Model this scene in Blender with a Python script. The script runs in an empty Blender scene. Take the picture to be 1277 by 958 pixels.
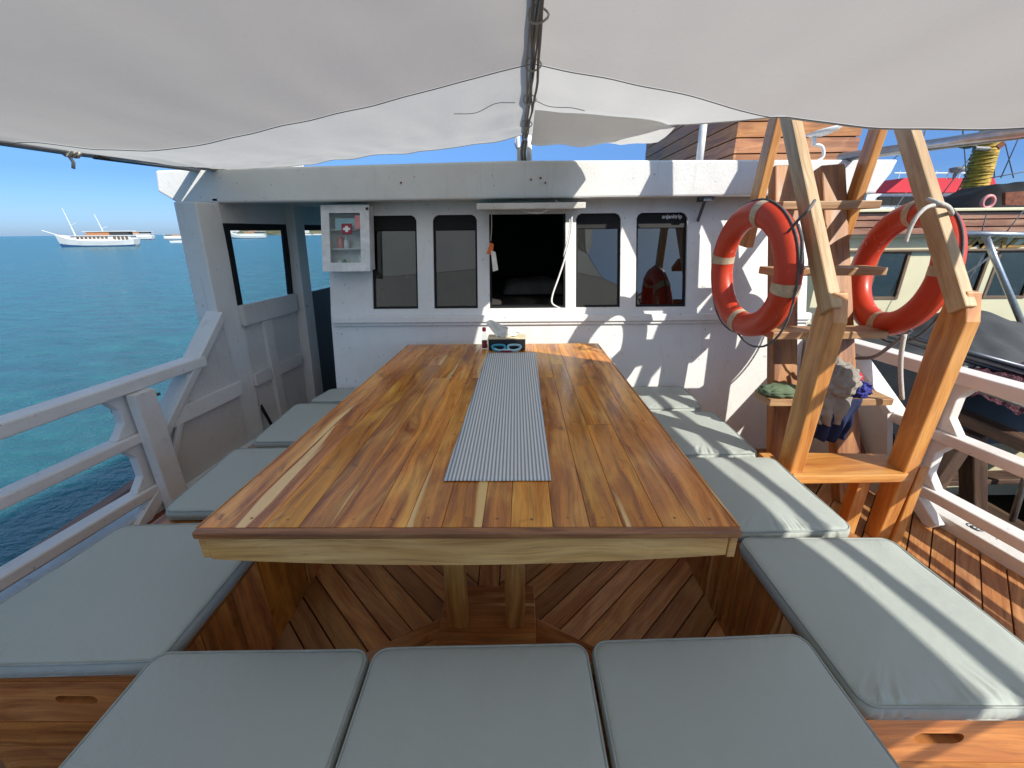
import bpy, bmesh, math, random
from mathutils import Vector, Matrix, noise
R = math.radians
C = bpy.context.scene.collection
random.seed(7)

# ------------------------------------------------------------------ camera
F, CX, CY = 520.0, 638.5, 479.0
PITCH = math.atan((CY - 288.0) / F); YAW = R(0.7); ROLL = R(0.6)
CAM = Vector((0, 0, 1.48))
FW = Vector((-math.sin(YAW)*math.cos(PITCH), math.cos(YAW)*math.cos(PITCH), -math.sin(PITCH)))
RT = Vector((math.cos(YAW), math.sin(YAW), 0)); UP = RT.cross(FW)
RT2 = math.cos(ROLL)*RT - math.sin(ROLL)*UP; UP2 = math.sin(ROLL)*RT + math.cos(ROLL)*UP
cam = bpy.data.cameras.new('camera'); camo = bpy.data.objects.new('camera', cam); C.objects.link(camo)
cam.sensor_fit = 'HORIZONTAL'; cam.sensor_width = 36.0; cam.lens = F/1277.0*36.0
cam.clip_start = 0.05; cam.clip_end = 20000
camo.matrix_world = Matrix(((RT2.x, UP2.x, -FW.x, CAM.x), (RT2.y, UP2.y, -FW.y, CAM.y), (RT2.z, UP2.z, -FW.z, CAM.z), (0, 0, 0, 1)))
bpy.context.scene.camera = camo

def at(px, py, Y):
    """survey helper: where a sight line meets the upright plane at distance Y"""
    d = FW + RT2*((px-CX)/F) - UP2*((py-CY)/F)
    return CAM + d*(Y/d.y)

# ------------------------------------------------------------------ world, sun, exposure
SUN = Vector((1.0, -0.93, 1.0)).normalized()
w = bpy.data.worlds.new('World'); bpy.context.scene.world = w; w.use_nodes = True
nt = w.node_tree; bg = nt.nodes['Background']
sky = nt.nodes.new('ShaderNodeTexSky'); sky.sky_type = 'NISHITA'; sky.sun_disc = False
sky.sun_elevation = math.asin(SUN.z); sky.sun_rotation = math.atan2(SUN.x, SUN.y)
sky.air_density = 1.0; sky.dust_density = 0.6; sky.ozone_density = 1.6
# hazy tropical blue towards the horizon
tc_ = nt.nodes.new('ShaderNodeTexCoord'); sx_ = nt.nodes.new('ShaderNodeSeparateXYZ'); rp_ = nt.nodes.new('ShaderNodeValToRGB'); mu_ = nt.nodes.new('ShaderNodeMix')
mu_.data_type = 'RGBA'; mu_.blend_type = 'MULTIPLY'; mu_.inputs[0].default_value = 1.0
nt.links.new(tc_.outputs['Generated'], sx_.inputs[0]); nt.links.new(sx_.outputs[2], rp_.inputs[0])
e_ = rp_.color_ramp.elements; e_[0].position = 0.0; e_[0].color = (.27, .41, .74, 1); e_[1].position = .7; e_[1].color = (1.15, 1.0, .80, 1)
m_ = e_.new(.10); m_.color = (.20, .335, .65, 1); m_ = e_.new(.24); m_.color = (.36, .52, .69, 1)
nt.links.new(sky.outputs[0], mu_.inputs[6]); nt.links.new(rp_.outputs[0], mu_.inputs[7]); nt.links.new(mu_.outputs[2], bg.inputs[0]); bg.inputs[1].default_value = 0.10
sl = bpy.data.lights.new('sun', 'SUN'); sl.energy = 2.6; sl.angle = R(0.55); sl.color = (1.0, 0.94, 0.84)
so = bpy.data.objects.new('sun', sl); C.objects.link(so); so.location = (6, -3, 8)
so.rotation_euler = (-SUN).to_track_quat('-Z', 'Y').to_euler()
vs = bpy.context.scene.view_settings
vs.view_transform = 'Standard'; vs.look = 'None'; vs.gamma = 1.0; vs.exposure = 1.2; vs.use_curve_mapping = False
cy = bpy.context.scene.cycles
cy.max_bounces = 8; cy.diffuse_bounces = 4; cy.glossy_bounces = 4; cy.transmission_bounces = 6; cy.transparent_max_bounces = 12
cy.caustics_reflective = False; cy.caustics_refractive = False; cy.sample_clamp_indirect = 6.0

# ------------------------------------------------------------------ materials
MATS = {}
class N:
    def __init__(s, name):
        s.m = bpy.data.materials.new(name); s.m.use_nodes = True
        s.t = s.m.node_tree; s.b = s.t.nodes['Principled BSDF']; s.out = s.t.nodes['Material Output']; MATS[name] = s.m
    def n(s, typ, **kw):
        x = s.t.nodes.new('ShaderNode'+typ)
        for k, v in kw.items(): setattr(x, k, v)
        return x
    def l(s, a, b): s.t.links.new(a, b)
    def coord(s, kind='Object', scale=(1, 1, 1)):
        tc = s.n('TexCoord'); mp = s.n('Mapping'); mp.inputs['Scale'].default_value = scale
        s.l(tc.outputs[kind], mp.inputs['Vector']); return mp.outputs[0]
    def noise(s, vec, scale=5, detail=4, rough=.55, dist=0):
        x = s.n('TexNoise'); s.l(vec, x.inputs['Vector'])
        x.inputs['Scale'].default_value = scale; x.inputs['Detail'].default_value = detail
        x.inputs['Roughness'].default_value = rough; x.inputs['Distortion'].default_value = dist
        return x.outputs['Fac']
    def ramp(s, fac, stops, interp='LINEAR'):
        x = s.n('ValToRGB'); x.color_ramp.interpolation = interp; e = x.color_ramp.elements
        while len(e) < len(stops): e.new(0.5)
        for i, (p, c) in enumerate(stops):
            e[i].position = p; e[i].color = (c, c, c, 1) if isinstance(c, (int, float)) else (*c, 1)
        s.l(fac, x.inputs[0]); return x.outputs[0]
    def math(s, op, a, b=None, c=None):
        x = s.n('Math', operation=op)
        for i, v in enumerate((a, b, c)):
            if v is None: continue
            if isinstance(v, (int, float)): x.inputs[i].default_value = v
            else: s.l(v, x.inputs[i])
        return x.outputs[0]
    def mix(s, fac, a, b, mode='MIX'):
        x = s.n('Mix', data_type='RGBA', blend_type=mode)
        for i, v in ((0, fac), (6, a), (7, b)):
            if isinstance(v, (int, float)): x.inputs[i].default_value = v
            elif isinstance(v, tuple): x.inputs[i].default_value = (*v, 1)
            else: s.l(v, x.inputs[i])
        return x.outputs[2]
    def bump(s, h, strength=.3, dist=.01, nrm=None):
        x = s.n('Bump'); x.inputs['Strength'].default_value = strength; x.inputs['Distance'].default_value = dist
        s.l(h, x.inputs['Height'])
        if nrm is not None: s.l(nrm, x.inputs['Normal'])
        s.l(x.outputs[0], s.b.inputs['Normal']); return x.outputs[0]
    def set(s, **kw):
        for k, v in kw.items():
            i = s.b.inputs[k.replace('_', ' ')]
            if isinstance(v, tuple) and len(v) == 3 and i.type == 'RGBA': v = (*v, 1)
            if hasattr(v, 'node'): s.l(v, i)
            else: i.default_value = v
        return s

def paint(name, col, dirt=(.45, .42, .36), amount=.35, rough=.45, bump=.25, brush=True):
    """brushed paint over wood: faint streaks, grime in patches, small chips"""
    q = N(name); v = q.coord()
    n1 = q.noise(v, 2.2, 6, .65); n2 = q.noise(v, 22, 5, .6); n3 = q.noise(v, 90, 3, .6)
    c = q.mix(q.ramp(n1, [(.45, 0), (.8, amount)]), col, dirt)
    c = q.mix(q.ramp(n2, [(.62, 0), (.78, amount*.8)]), c, tuple(x*.8 for x in dirt))
    c = q.mix(q.ramp(q.noise(v, 38, 2, .5), [(.72, 0), (.74, amount*1.5)]), c, (.16, .12, .09))
    c = q.mix(q.ramp(q.noise(q.coord('Object', (9, 9, .7)), 2.2, 5, .65), [(.58, 0), (.78, amount*.9)]), c, (.42, .34, .26))
    q.set(Base_Color=c, Roughness=q.ramp(n2, [(.3, rough-.1), (.7, rough+.15)]))
    q.bump(q.math('ADD', q.math('MULTIPLY', n1, 1.2), q.math('MULTIPLY', n3, .25)), bump, .012)
    return q.m

def wood(name, mid, dark, pale, gloss=.35, coat=0., sap=.0, tone=.35, hole=False, fine=1.0, scale=1.0):
    """grain runs along U; every board is a mesh island with its own tone"""
    q = N(name); uv = q.coord('UV')
    geo = q.n('NewGeometry'); rnd = geo.outputs['Random Per Island']
    mp = q.n('Mapping'); q.l(uv, mp.inputs['Vector']); cmb = q.n('CombineXYZ')
    q.l(q.math('MULTIPLY', rnd, 37.), cmb.inputs[0]); q.l(q.math('MULTIPLY', rnd, 91.), cmb.inputs[1]); q.l(cmb.outputs[0], mp.inputs['Location'])
    base = mp.outputs[0]
    def sc(a, b):
        m2 = q.n('Mapping'); m2.inputs['Scale'].default_value = (a*scale, b*scale, 1); q.l(base, m2.inputs['Vector']); return m2.outputs[0]
    wave = q.noise(sc(1.6, 5), 1, 2, .5)
    # warp V by a slow wave so the grain wanders
    sx = q.n('SeparateXYZ'); q.l(base, sx.inputs[0]); cb = q.n('CombineXYZ')
    q.l(sx.outputs[0], cb.inputs[0]); q.l(q.math('ADD', sx.outputs[1], q.math('MULTIPLY', wave, .10)), cb.inputs[1])
    def sw(a, b):
        m2 = q.n('Mapping'); m2.inputs['Scale'].default_value = (a*scale, b*scale, 1); q.l(cb.outputs[0], m2.inputs['Vector']); return m2.outputs[0]
    g1 = q.noise(sw(1.3, 26), 1, 5, .6, .6)
    g2 = q.noise(sw(5, 150), 1, 4, .7)
    g3 = q.noise(sw(2.2, 9), 1, 3, .55, 1.2)
    g4 = q.noise(sw(14, 60), 1, 3, .6)
    c = q.mix(q.ramp(g1, [(.36, 0), (.66, 1)]), dark, mid)
    c = q.mix(q.ramp(g3, [(.46, 0), (.72, .75)]), c, pale)
    c = q.mix(q.ramp(g2, [(.48, 0), (.70, .50*fine)]), c, tuple(x*.55 for x in dark))
    c = q.mix(q.ramp(g4, [(.60, 0), (.72, .35)]), c, dark)
    if sap > 0:
        g5 = q.noise(sw(.55, 15), 1, 1.5, .4)
        c = q.mix(q.ramp(g5, [(.655, 0), (.675, sap)]), c, (.85, .60, .26))
        g6 = q.noise(sw(3.0, 4.0), 1, 4, .6, 2.0)
        c = q.mix(q.ramp(g6, [(.63, 0), (.72, .7)]), c, tuple(x*.5 for x in dark))
    hs = q.n('HueSaturation'); q.l(c, hs.inputs['Color'])
    q.l(q.math('ADD', q.math('MULTIPLY', rnd, tone*2), 1-tone), hs.inputs['Value'])
    r2 = q.math('FRACT', q.math('MULTIPLY', rnd, 17.3))
    q.l(q.math('ADD', q.math('MULTIPLY', r2, .007), .4965), hs.inputs['Hue'])
    q.l(q.math('ADD', q.math('MULTIPLY', r2, .1), .95), hs.inputs['Saturation'])
    q.set(Base_Color=hs.outputs[0], Roughness=q.ramp(g3, [(.3, gloss-.08), (.7, gloss+.10)]))
    if coat:
        q.set(Coat_Weight=coat, Coat_Roughness=q.ramp(q.noise(q.coord(), 5, 5, .6), [(.35, .10), (.7, .30)]))
    q.bump(q.math('ADD', g1, q.math('MULTIPLY', g2, .5)), .18, .003)
    return q.m

def plain(name, col, rough=.5, metal=0., bump=0., bs=40, var=.15, **kw):
    q = N(name); v = q.coord(); n = q.noise(v, bs*.35, 4, .6)
    c = q.mix(q.ramp(n, [(.35, 0), (.75, 1)]), tuple(x*(1-var) for x in col), tuple(min(1, x*(1+var)) for x in col))
    q.set(Base_Color=c, Roughness=rough, Metallic=metal, **kw)
    if bump: q.bump(q.noise(v, bs, 3, .6), bump, .004)
    return q.m

M = MATS
paint('white_paint', (.74, .75, .74), amount=.34, bump=.4)
paint('old_white_paint', (.70, .69, .66), dirt=(.33, .28, .22), amount=.55, bump=.5)
paint('rail_paint', (.80, .79, .77), dirt=(.42, .33, .28), amount=.35)
paint('panel_paint', (.64, .63, .61), dirt=(.36, .33, .29), amount=.4)
paint('panel_paint_shaded', (.11, .125, .14), dirt=(.06, .06, .06), amount=.3)  # far stretch of the side panel: its shade is put into this dark colour
wood('teak_top', (.86, .33, .040), (.27, .070, .008), (.95, .52, .11), gloss=.30, coat=.28, sap=.9, tone=.15)
wood('teak_edge', (.46, .18, .045), (.16, .05, .014), (.60, .28, .08), gloss=.35, coat=.3, tone=.3)
wood('apron_wood', (.84, .49, .13), (.50, .23, .05), (.90, .60, .22), gloss=.38, coat=.3, tone=.06)
wood('bench_wood', (.62, .24, .045), (.24, .07, .013), (.74, .36, .09), gloss=.32, coat=.45, sap=.6, tone=.25)
wood('deck_wood', (.54, .245, .08), (.26, .09, .026), (.64, .36, .15), gloss=.55, tone=.32)
wood('ladder_wood', (.66, .30, .055), (.42, .15, .022), (.74, .40, .10), gloss=.40, coat=.3, tone=.12)
wood('pale_wood', (.60, .42, .22), (.40, .24, .10), (.72, .55, .33), gloss=.5, tone=.08)
wood('post_wood', (.46, .20, .055), (.22, .08, .022), (.56, .28, .08), gloss=.5, tone=.12)
wood('slat_wood', (.42, .17, .055), (.20, .07, .025), (.52, .25, .10), gloss=.5, tone=.2)
wood('tread_wood', (.50, .30, .13), (.30, .15, .06), (.62, .42, .21), gloss=.5, tone=.12)
wood('old_wood', (.11, .055, .030), (.045, .024, .014), (.18, .11, .065), gloss=.7, tone=.3)
wood('hull_wood', (.36, .17, .095), (.20, .08, .045), (.46, .26, .16), gloss=.5, tone=.12)
plain('steel', (.48, .50, .52), .32, .85, .2, 60)
plain('dark_steel', (.10, .11, .13), .4, .6)
plain('black_rubber', (.010, .011, .012), .6, Specular_IOR_Level=.25)
plain('black', (.012, .012, .013), .5)
plain('gap_black', (.010, .008, .006), .9, Specular_IOR_Level=.1)
q = N('buoy_orange'); v = q.coord(); n1 = q.noise(v, 9, 6, .7); n2 = q.noise(v, 26, 4, .7, 1.5); n3 = q.noise(v, 4, 3, .5)
c = q.mix(n1, (.46, .028, .009), (.62, .062, .018)); c = q.mix(q.math('MULTIPLY', q.ramp(n2, [(.63, 0), (.67, .7)]), q.ramp(n3, [(.48, 0), (.62, 1)])), c, (.62, .42, .36)); c = q.mix(q.ramp(q.noise(v, 60, 3, .6), [(.68, 0), (.74, .5)]), c, (.22, .03, .015))
q.set(Base_Color=c, Roughness=q.ramp(n1, [(.3, .30), (.7, .55)])); q.bump(n2, .1, .004)
plain('buoy_band', (.55, .43, .30), .6, 0, .2, 80, .25)
plain('rope', (.55, .53, .48), .85, 0, .8, 300)
plain('dark_rope', (.12, .13, .14), .8, 0, .6, 300)
plain('cable_grey', (.20, .20, .20), .6)
plain('white_plastic', (.75, .76, .76), .35)
plain('red_plastic', (.55, .02, .07), .35)
plain('maroon', (.28, .015, .04), .5)
plain('blue_rubber', (.03, .33, .50), .35)
plain('pale_blue', (.35, .60, .68), .4)
plain('green_plastic', (.05, .25, .15), .4)
plain('pink_plastic', (.65, .25, .25), .4)
plain('orange_tag', (.75, .18, .03), .5)
plain('tissue', (.88, .87, .80), .9)
plain('box_cream', (.70, .62, .42), .7)
plain('grey_cloth', (.27, .25, .22), .95, 0, 1.0, 28)
plain('navy_cloth', (.012, .022, .075), .9, 0, .6, 60)
plain('green_cloth', (.12, .17, .10), .95, 0, .5, 60)
plain('blue_cloth', (.04, .05, .28), .9, 0, .5, 60)
plain('red_cloth', (.45, .02, .06), .9, 0, .5, 60)
plain('cream_paint', (.66, .62, .42), .5, 0, .2, 8, .06)
plain('gold_paint', (.36, .20, .035), .5)
plain('brown_trim', (.16, .10, .06), .6)
plain('red_roof', (.62, .02, .035), .5, 0, .1, 5, .1)
plain('hull_white', (.72, .74, .74), .4)
plain('yellow_mast', (.50, .33, .04), .6, 0, .4, 20, .4)
plain('tarp_black', (.010, .011, .013), .7, 0, .8, 9, Specular_IOR_Level=.25)
plain('tarp_grey', (.055, .06, .065), .7, 0, .8, 7, .3)
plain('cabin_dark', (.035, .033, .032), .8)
plain('bedding', (.14, .135, .13), .9)
plain('hull_blue', (.03, .10, .25), .4)
plain('thatch', (.45, .20, .09), .8)
plain('sea_boat_dark', (.05, .05, .05), .6)
plain('white_text', (.8, .8, .8), .5)
plain('rust', (.20, .06, .03), .8, 0, .5, 60, .4)

def glassy(name, tint, alpha, rough=.02):
    """window pane: clear part tinted, Fresnel mirror on top"""
    q = N(name); t = q.t
    tr = q.n('BsdfTransparent'); tr.inputs[0].default_value = (*tint, 1)
    gl = q.n('BsdfGlossy'); gl.inputs['Roughness'].default_value = rough; gl.inputs[0].default_value = (.9, .95, .95, 1)
    lw = q.n('LayerWeight'); f0 = ((alpha-1)/(alpha+1))**2
    fr = q.n('Math', operation='ADD'); q.l(q.math('MULTIPLY', q.math('POWER', lw.outputs['Facing'], 5.0), 1-f0), fr.inputs[0]); fr.inputs[1].default_value = f0
    mx = q.n('MixShader'); q.l(fr.outputs[0], mx.inputs[0]); q.l(tr.outputs[0], mx.inputs[1]); q.l(gl.outputs[0], mx.inputs[2])
    # salt spots on the pane
    df = q.n('BsdfDiffuse'); df.inputs[0].default_value = (.6, .6, .58, 1)
    v = q.coord(); s = q.ramp(q.noise(v, 70, 3, .7), [(.66, 0), (.72, .35)])
    zmask = q.ramp(q.noise(v, 4, 2, .5), [(.45, 0), (.65, 1)])
    m2 = q.n('MixShader'); q.l(q.math('MULTIPLY', s, zmask), m2.inputs[0]); q.l(mx.outputs[0], m2.inputs[1]); q.l(df.outputs[0], m2.inputs[2])
    q.l(m2.outputs[0], q.out.inputs[0]); return q.m
glassy('dark_glass', (.30, .32, .30), 2.1)
glassy('clear_glass', (.92, .95, .95), 1.35)

# cushion fabric
q = N('cushion_fabric'); v = q.coord()
n1 = q.noise(v, 3, 4, .6); n2 = q.noise(v, 900, 2, .5); n3 = q.noise(q.coord('Object', (1, .35, 1)), 16, 5, .65, 1.2)
q.set(Base_Color=q.mix(n1, (.37, .415, .385), (.41, .455, .42)), Roughness=.72, Sheen_Weight=.15)
q.bump(q.math('ADD', q.math('ADD', q.math('MULTIPLY', n1, 1.8), q.math('MULTIPLY', n3, .35)), q.math('MULTIPLY', n2, .09)), .45, .012)
plain('piping_fabric', (.33, .37, .345), .8)

# canopy tarpaulin: thin cloth that lets some sun through
def cloth(name, col, trans, tcol):
    q = N(name); v = q.coord()
    n1 = q.noise(v, 1.6, 5, .6, .5); n2 = q.noise(q.coord('Object', (1, .25, 1)), 14, 4, .6); n4 = q.noise(v, 420, 2, .5); n5 = q.noise(v, 55, 4, .7)
    cc = q.mix(q.ramp(n1, [(.4, 0), (.75, 1)]), col, tuple(x*.80 for x in col)); cc = q.mix(q.ramp(n5, [(.66, 0), (.76, .45)]), cc, (.33, .29, .24))
    q.set(Base_Color=cc, Roughness=.8)
    q.bump(q.math('ADD', q.math('MULTIPLY', n1, 2.), q.math('ADD', q.math('MULTIPLY', n2, .35), q.math('MULTIPLY', n4, .02))), .6, .03)
    tl = q.n('BsdfTranslucent'); tl.inputs[0].default_value = (*tcol, 1)
    mx = q.n('MixShader'); mx.inputs[0].default_value = trans
    q.l(q.b.outputs[0], mx.inputs[1]); q.l(tl.outputs[0], mx.inputs[2]); q.l(mx.outputs[0], q.out.inputs[0])
cloth('canopy_cloth', (.68, .67, .665), .5, (.52, .50, .48))
cloth('canopy_hem', (.70, .69, .68), .5, (.70, .70, .68))

# runner: woven vertical stripes
q = N('runner_weave'); v = q.coord()
wv = q.n('TexWave', wave_type='BANDS', bands_direction='X'); q.l(v, wv.inputs[0]); wv.inputs['Scale'].default_value = 27.0
wv2 = q.n('TexWave', wave_type='BANDS', bands_direction='Y'); q.l(v, wv2.inputs[0]); wv2.inputs['Scale'].default_value = 60.0
q.set(Base_Color=q.mix(q.ramp(wv.outputs['Fac'], [(.35, 0), (.6, 1)]), (.30, .35, .38), (.80, .82, .82)), Roughness=.6)
q.bump(q.math('ADD', wv.outputs['Fac'], q.math('MULTIPLY', wv2.outputs['Fac'], .4)), .4, .002)

# sea
q = N('sea_water'); v = q.coord()
big = q.noise(q.coord('Object', (.35, 1, 1)), .35, 3, .5)
mid = q.noise(q.coord('Object', (.6, 1.25, 1)), 1.5, 5, .62, .6)
sm = q.noise(v, 7, 4, .6)
far = q.noise(q.coord('Object', (.25, 1, 1)), .02, 3, .5)
c = q.mix(q.ramp(mid, [(.35, 0), (.7, 1)]), (.014, .10, .132), (.024, .175, .205))
c = q.mix(q.ramp(far, [(.4, 0), (.7, .4)]), c, (.02, .15, .21))
q.set(Base_Color=c, Roughness=.2, IOR=1.33, Subsurface_Weight=1.0, Subsurface_Scale=2.5, Subsurface_Radius=(.4, 1.0, 1.0))
q.bump(q.math('ADD', q.math('ADD', q.math('MULTIPLY', big, 3.0), q.math('MULTIPLY', mid, 1.3)), q.math('MULTIPLY', sm, .42)), 1.0, .52)

# shore hills
q = N('hillside'); v = q.coord()
n1 = q.noise(v, .02, 8, .7); n2 = q.noise(v, .12, 5, .7)
q.set(Base_Color=q.mix(q.ramp(n1, [(.42, 0), (.62, 1)]), (.045, .07, .028), (.19, .165, .10)), Roughness=.95)
q.bump(n2, 1, 4)

# ------------------------------------------------------------------ mesh builder
class MB:
    def __init__(s): s.v = []; s.f = []; s.uv = []; s.mi = []; s.cur = 0
    def poly(s, pts, faces, uvs=None, mi=0):
        o = len(s.v); s.v += [Vector(p) for p in pts]
        for k, f in enumerate(faces):
            s.f.append([o+i for i in f]); s.mi.append(mi or s.cur)
            s.uv.append(uvs[k] if uvs else [(pts[i][0], pts[i][1]) for i in f])
        return s
    def hexa(s, c, L, ax=None):
        """eight corners c[0..3] bottom ring, c[4..7] top ring; L = index pair giving grain direction"""
        c = [Vector(p) for p in c]; fs = [(0, 3, 2, 1), (4, 5, 6, 7), (0, 1, 5, 4), (1, 2, 6, 5), (2, 3, 7, 6), (3, 0, 4, 7)]
        d = (c[L[1]]-c[L[0]]).normalized(); o = (random.random()*9, random.random()*9)
        cen = sum(c, Vector())/8; uvs = []
        for f in fs:
            n = (c[f[1]]-c[f[0]]).cross(c[f[2]]-c[f[0]])
            n = n.normalized() if n.length > 1e-12 else Vector((0, 0, 1))
            e = n.cross(d)
            e = e.normalized() if e.length > .3 else (Vector((0, 0, 1)) if abs(d.z) < .8 else Vector((1, 0, 0)))
            uvs.append([((c[i]-cen).dot(d)+o[0], (c[i]-cen).dot(e)+o[1]+n.x*.37+n.z*.61) for i in f])
        return s.poly(c, fs, uvs)
    def box(s, x0, x1, y0, y1, z0, z1, grain='auto'):
        c = [(x0, y0, z0), (x1, y0, z0), (x1, y1, z0), (x0, y1, z0), (x0, y0, z1), (x1, y0, z1), (x1, y1, z1), (x0, y1, z1)]
        if grain == 'auto':
            d = (abs(x1-x0), abs(y1-y0), abs(z1-z0)); grain = 'xyz'[d.index(max(d))]
        return s.hexa(c, {'x': (0, 1), 'y': (0, 3), 'z': (0, 4)}[grain])
    def beam(s, a, b, w, h, side=(1, 0, 0)):
        """bar from a to b, w across `side`, h across the other way"""
        a, b = Vector(a), Vector(b); d = (b-a).normalized(); u = Vector(side); u = (u-d*u.dot(d)).normalized(); n = d.cross(u)
        u = u*w/2; n = n*h/2
        return s.hexa([a-u-n, a+u-n, a+u+n, a-u+n, b-u-n, b+u-n, b+u+n, b-u+n], (0, 4))
    def prism(s, pts, off, grain=(0, 1), mi=0):
        """flat outline pts extruded by off"""
        p = [Vector(x) for x in pts]; off = Vector(off); n = len(p)
        d = (p[grain[1]]-p[grain[0]]).normalized(); nn = off.normalized(); e = nn.cross(d).normalized()
        o = (random.random()*9, random.random()*9)
        V = p+[x+off for x in p]; fs = [tuple(range(n))[::-1], tuple(range(n, 2*n))]+[(i, (i+1) % n, n+(i+1) % n, n+i) for i in range(n)]
        uvs = [[((V[i]).dot(d)+o[0], V[i].dot(e)+V[i].dot(nn)+o[1]) for i in f] for f in fs]
        return s.poly(V, fs, uvs, mi)
    def tube(s, pts, r, n=8, closed=False, taper=None):
        p = [Vector(x) for x in pts]; m = len(p); V = []
        prev = None
        for i in range(m):
            if closed: t = (p[(i+1) % m]-p[i-1])
            else: t = p[min(i+1, m-1)]-p[max(i-1, 0)]
            t.normalize()
            if prev is None:
                prev = t.cross(Vector((0, 0, 1)))
                if prev.length < .1: prev = t.cross(Vector((1, 0, 0)))
            u = (prev-t*prev.dot(t)).normalized(); prev = u; q_ = t.cross(u)
            rr = r if taper is None else r+(taper-r)*i/(m-1)
            V += [p[i]+(u*math.cos(a)+q_*math.sin(a))*rr for a in [2*math.pi*k/n for k in range(n)]]
        fs = []
        for i in range(m if closed else m-1):
            j = (i+1) % m
            fs += [(i*n+k, i*n+(k+1) % n, j*n+(k+1) % n, j*n+k) for k in range(n)]
        if not closed: fs += [tuple(range(n))[::-1], tuple((m-1)*n+k for k in range(n))]
        uvs = [[(i//n*.05, (i % n)*.02) for i in f] for f in fs]
        return s.poly(V, fs, uvs)
    def lathe(s, prof, cen=(0, 0, 0), n=20):
        c = Vector(cen); V = []; fs = []
        for r, z in prof: V += [c+Vector((r*math.cos(2*math.pi*k/n), r*math.sin(2*math.pi*k/n), z)) for k in range(n)]
        for i in range(len(prof)-1): fs += [(i*n+k, i*n+(k+1) % n, (i+1)*n+(k+1) % n, (i+1)*n+k) for k in range(n)]
        fs += [tuple(range(n))[::-1], tuple((len(prof)-1)*n+k for k in range(n))]
        return s.poly(V, fs)
    def grid(s, fn, nu, nv, mi=0):
        V = [fn(i/nu, j/nv) for j in range(nv+1) for i in range(nu+1)]
        fs = [(j*(nu+1)+i, j*(nu+1)+i+1, (j+1)*(nu+1)+i+1, (j+1)*(nu+1)+i) for j in range(nv) for i in range(nu)]
        return s.poly(V, fs, None, mi)
    def shear(s, fn):
        s.v = [Vector(fn(p)) for p in s.v]; return s
    def build(s, name, mat, parent=None, bevel=0, smooth=False, seg=2, sub=0, solid=0):
        me = bpy.data.meshes.new(name)
        org = Vector(parent_origin(parent)) if parent else (sum(s.v, Vector())/len(s.v))
        me.from_pydata([p-org for p in s.v], [], s.f)
        ul = me.uv_layers.new(name='UVMap'); k = 0
        for uvs in s.uv:
            for u in uvs: ul.data[k].uv = u; k += 1
        for i, mt in enumerate(mat if isinstance(mat, (list, tuple)) else [mat]): me.materials.append(M[mt] if isinstance(mt, str) else mt)
        for pl, mi in zip(me.polygons, s.mi): pl.material_index = mi
        me.validate()
        bm = bmesh.new(); bm.from_mesh(me); bmesh.ops.recalc_face_normals(bm, faces=bm.faces); bm.to_mesh(me); bm.free()
        o = bpy.data.objects.new(name, me); C.objects.link(o)
        if parent: o.parent = parent
        else: o.location = org
        if smooth:
            for pl in me.polygons: pl.use_smooth = True
        if solid: md = o.modifiers.new('solid', 'SOLIDIFY'); md.thickness = solid; md.offset = 0
        if sub: md = o.modifiers.new('sub', 'SUBSURF'); md.levels = sub; md.render_levels = sub
        if bevel:
            md = o.modifiers.new('bevel', 'BEVEL'); md.width = bevel; md.segments = seg; md.limit_method = 'ANGLE'; md.angle_limit = R(35)
            md.harden_normals = False
        return o
def parent_origin(p):
    v = Vector(p.location)
    while p.parent: p = p.parent; v += Vector(p.location)
    return v
def tag(o, label, cat, group=None, kind=None):
    if label: o['label'] = label
    if cat: o['category'] = cat
    if group: o['group'] = group
    if kind: o['kind'] = kind
    return o
def thing(name, label, cat, loc=(0, 0, 0), group=None):
    o = bpy.data.objects.new(name, None); C.objects.link(o); o.location = loc; o.empty_display_size = .1
    return tag(o, label, cat, group)
def dup(root, delta, label=None, rotz=None):
    r = root.copy(); C.objects.link(r); r.location = Vector(root.location)+Vector(delta)
    if rotz is not None: r.rotation_euler = (0, 0, rotz)
    if label: r['label'] = label
    for ch in list(root.children):
        c = ch.copy(); C.objects.link(c); c.parent = r
        for g in ch.children:
            d = g.copy(); C.objects.link(d); d.parent = c
    return r
def text_mesh(s, size, name, mat, parent, origin, xdir, ydir, depth=.002, shear=0., font_bold=False):
    cu = bpy.data.curves.new(name, 'FONT'); cu.body = s; cu.size = size; cu.extrude = depth/2; cu.shear = shear; cu.offset = size*.02 if font_bold else 0
    to = bpy.data.objects.new('tmp', cu); C.objects.link(to)
    me = bpy.data.meshes.new_from_object(to.evaluated_get(bpy.context.evaluated_depsgraph_get())); bpy.data.objects.remove(to)
    X = Vector(xdir).normalized(); Yv = Vector(ydir).normalized(); Z = X.cross(Yv)
    org = parent_origin(parent) if parent else Vector()
    mm = Matrix(((X.x, Yv.x, Z.x, 0), (X.y, Yv.y, Z.y, 0), (X.z, Yv.z, Z.z, 0), (0, 0, 0, 1)))
    for v_ in me.vertices: v_.co = (mm @ v_.co)+Vector(origin)-org
    me.materials.clear(); me.materials.append(M[mat]); me.name = name
    o = bpy.data.objects.new(name, me); C.objects.link(o); o.parent = parent; return o
def nz(x, y, z=0, s=1.): return noise.noise(Vector((x*s, y*s, z*s)))
def curve(pts, n=10):
    """Catmull-Rom through pts"""
    p = [Vector(x) for x in pts]; p = [p[0]*2-p[1]]+p+[p[-1]*2-p[-2]]; out = []
    for i in range(1, len(p)-2):
        for k in range(n):
            t = k/n; a, b, c, d = p[i-1:i+3]
            out.append(.5*((2*b)+(c-a)*t+(2*a-5*b+4*c-d)*t*t+(3*b-a-3*c+d)*t**3))
    out.append(p[-2]); return out

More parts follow.
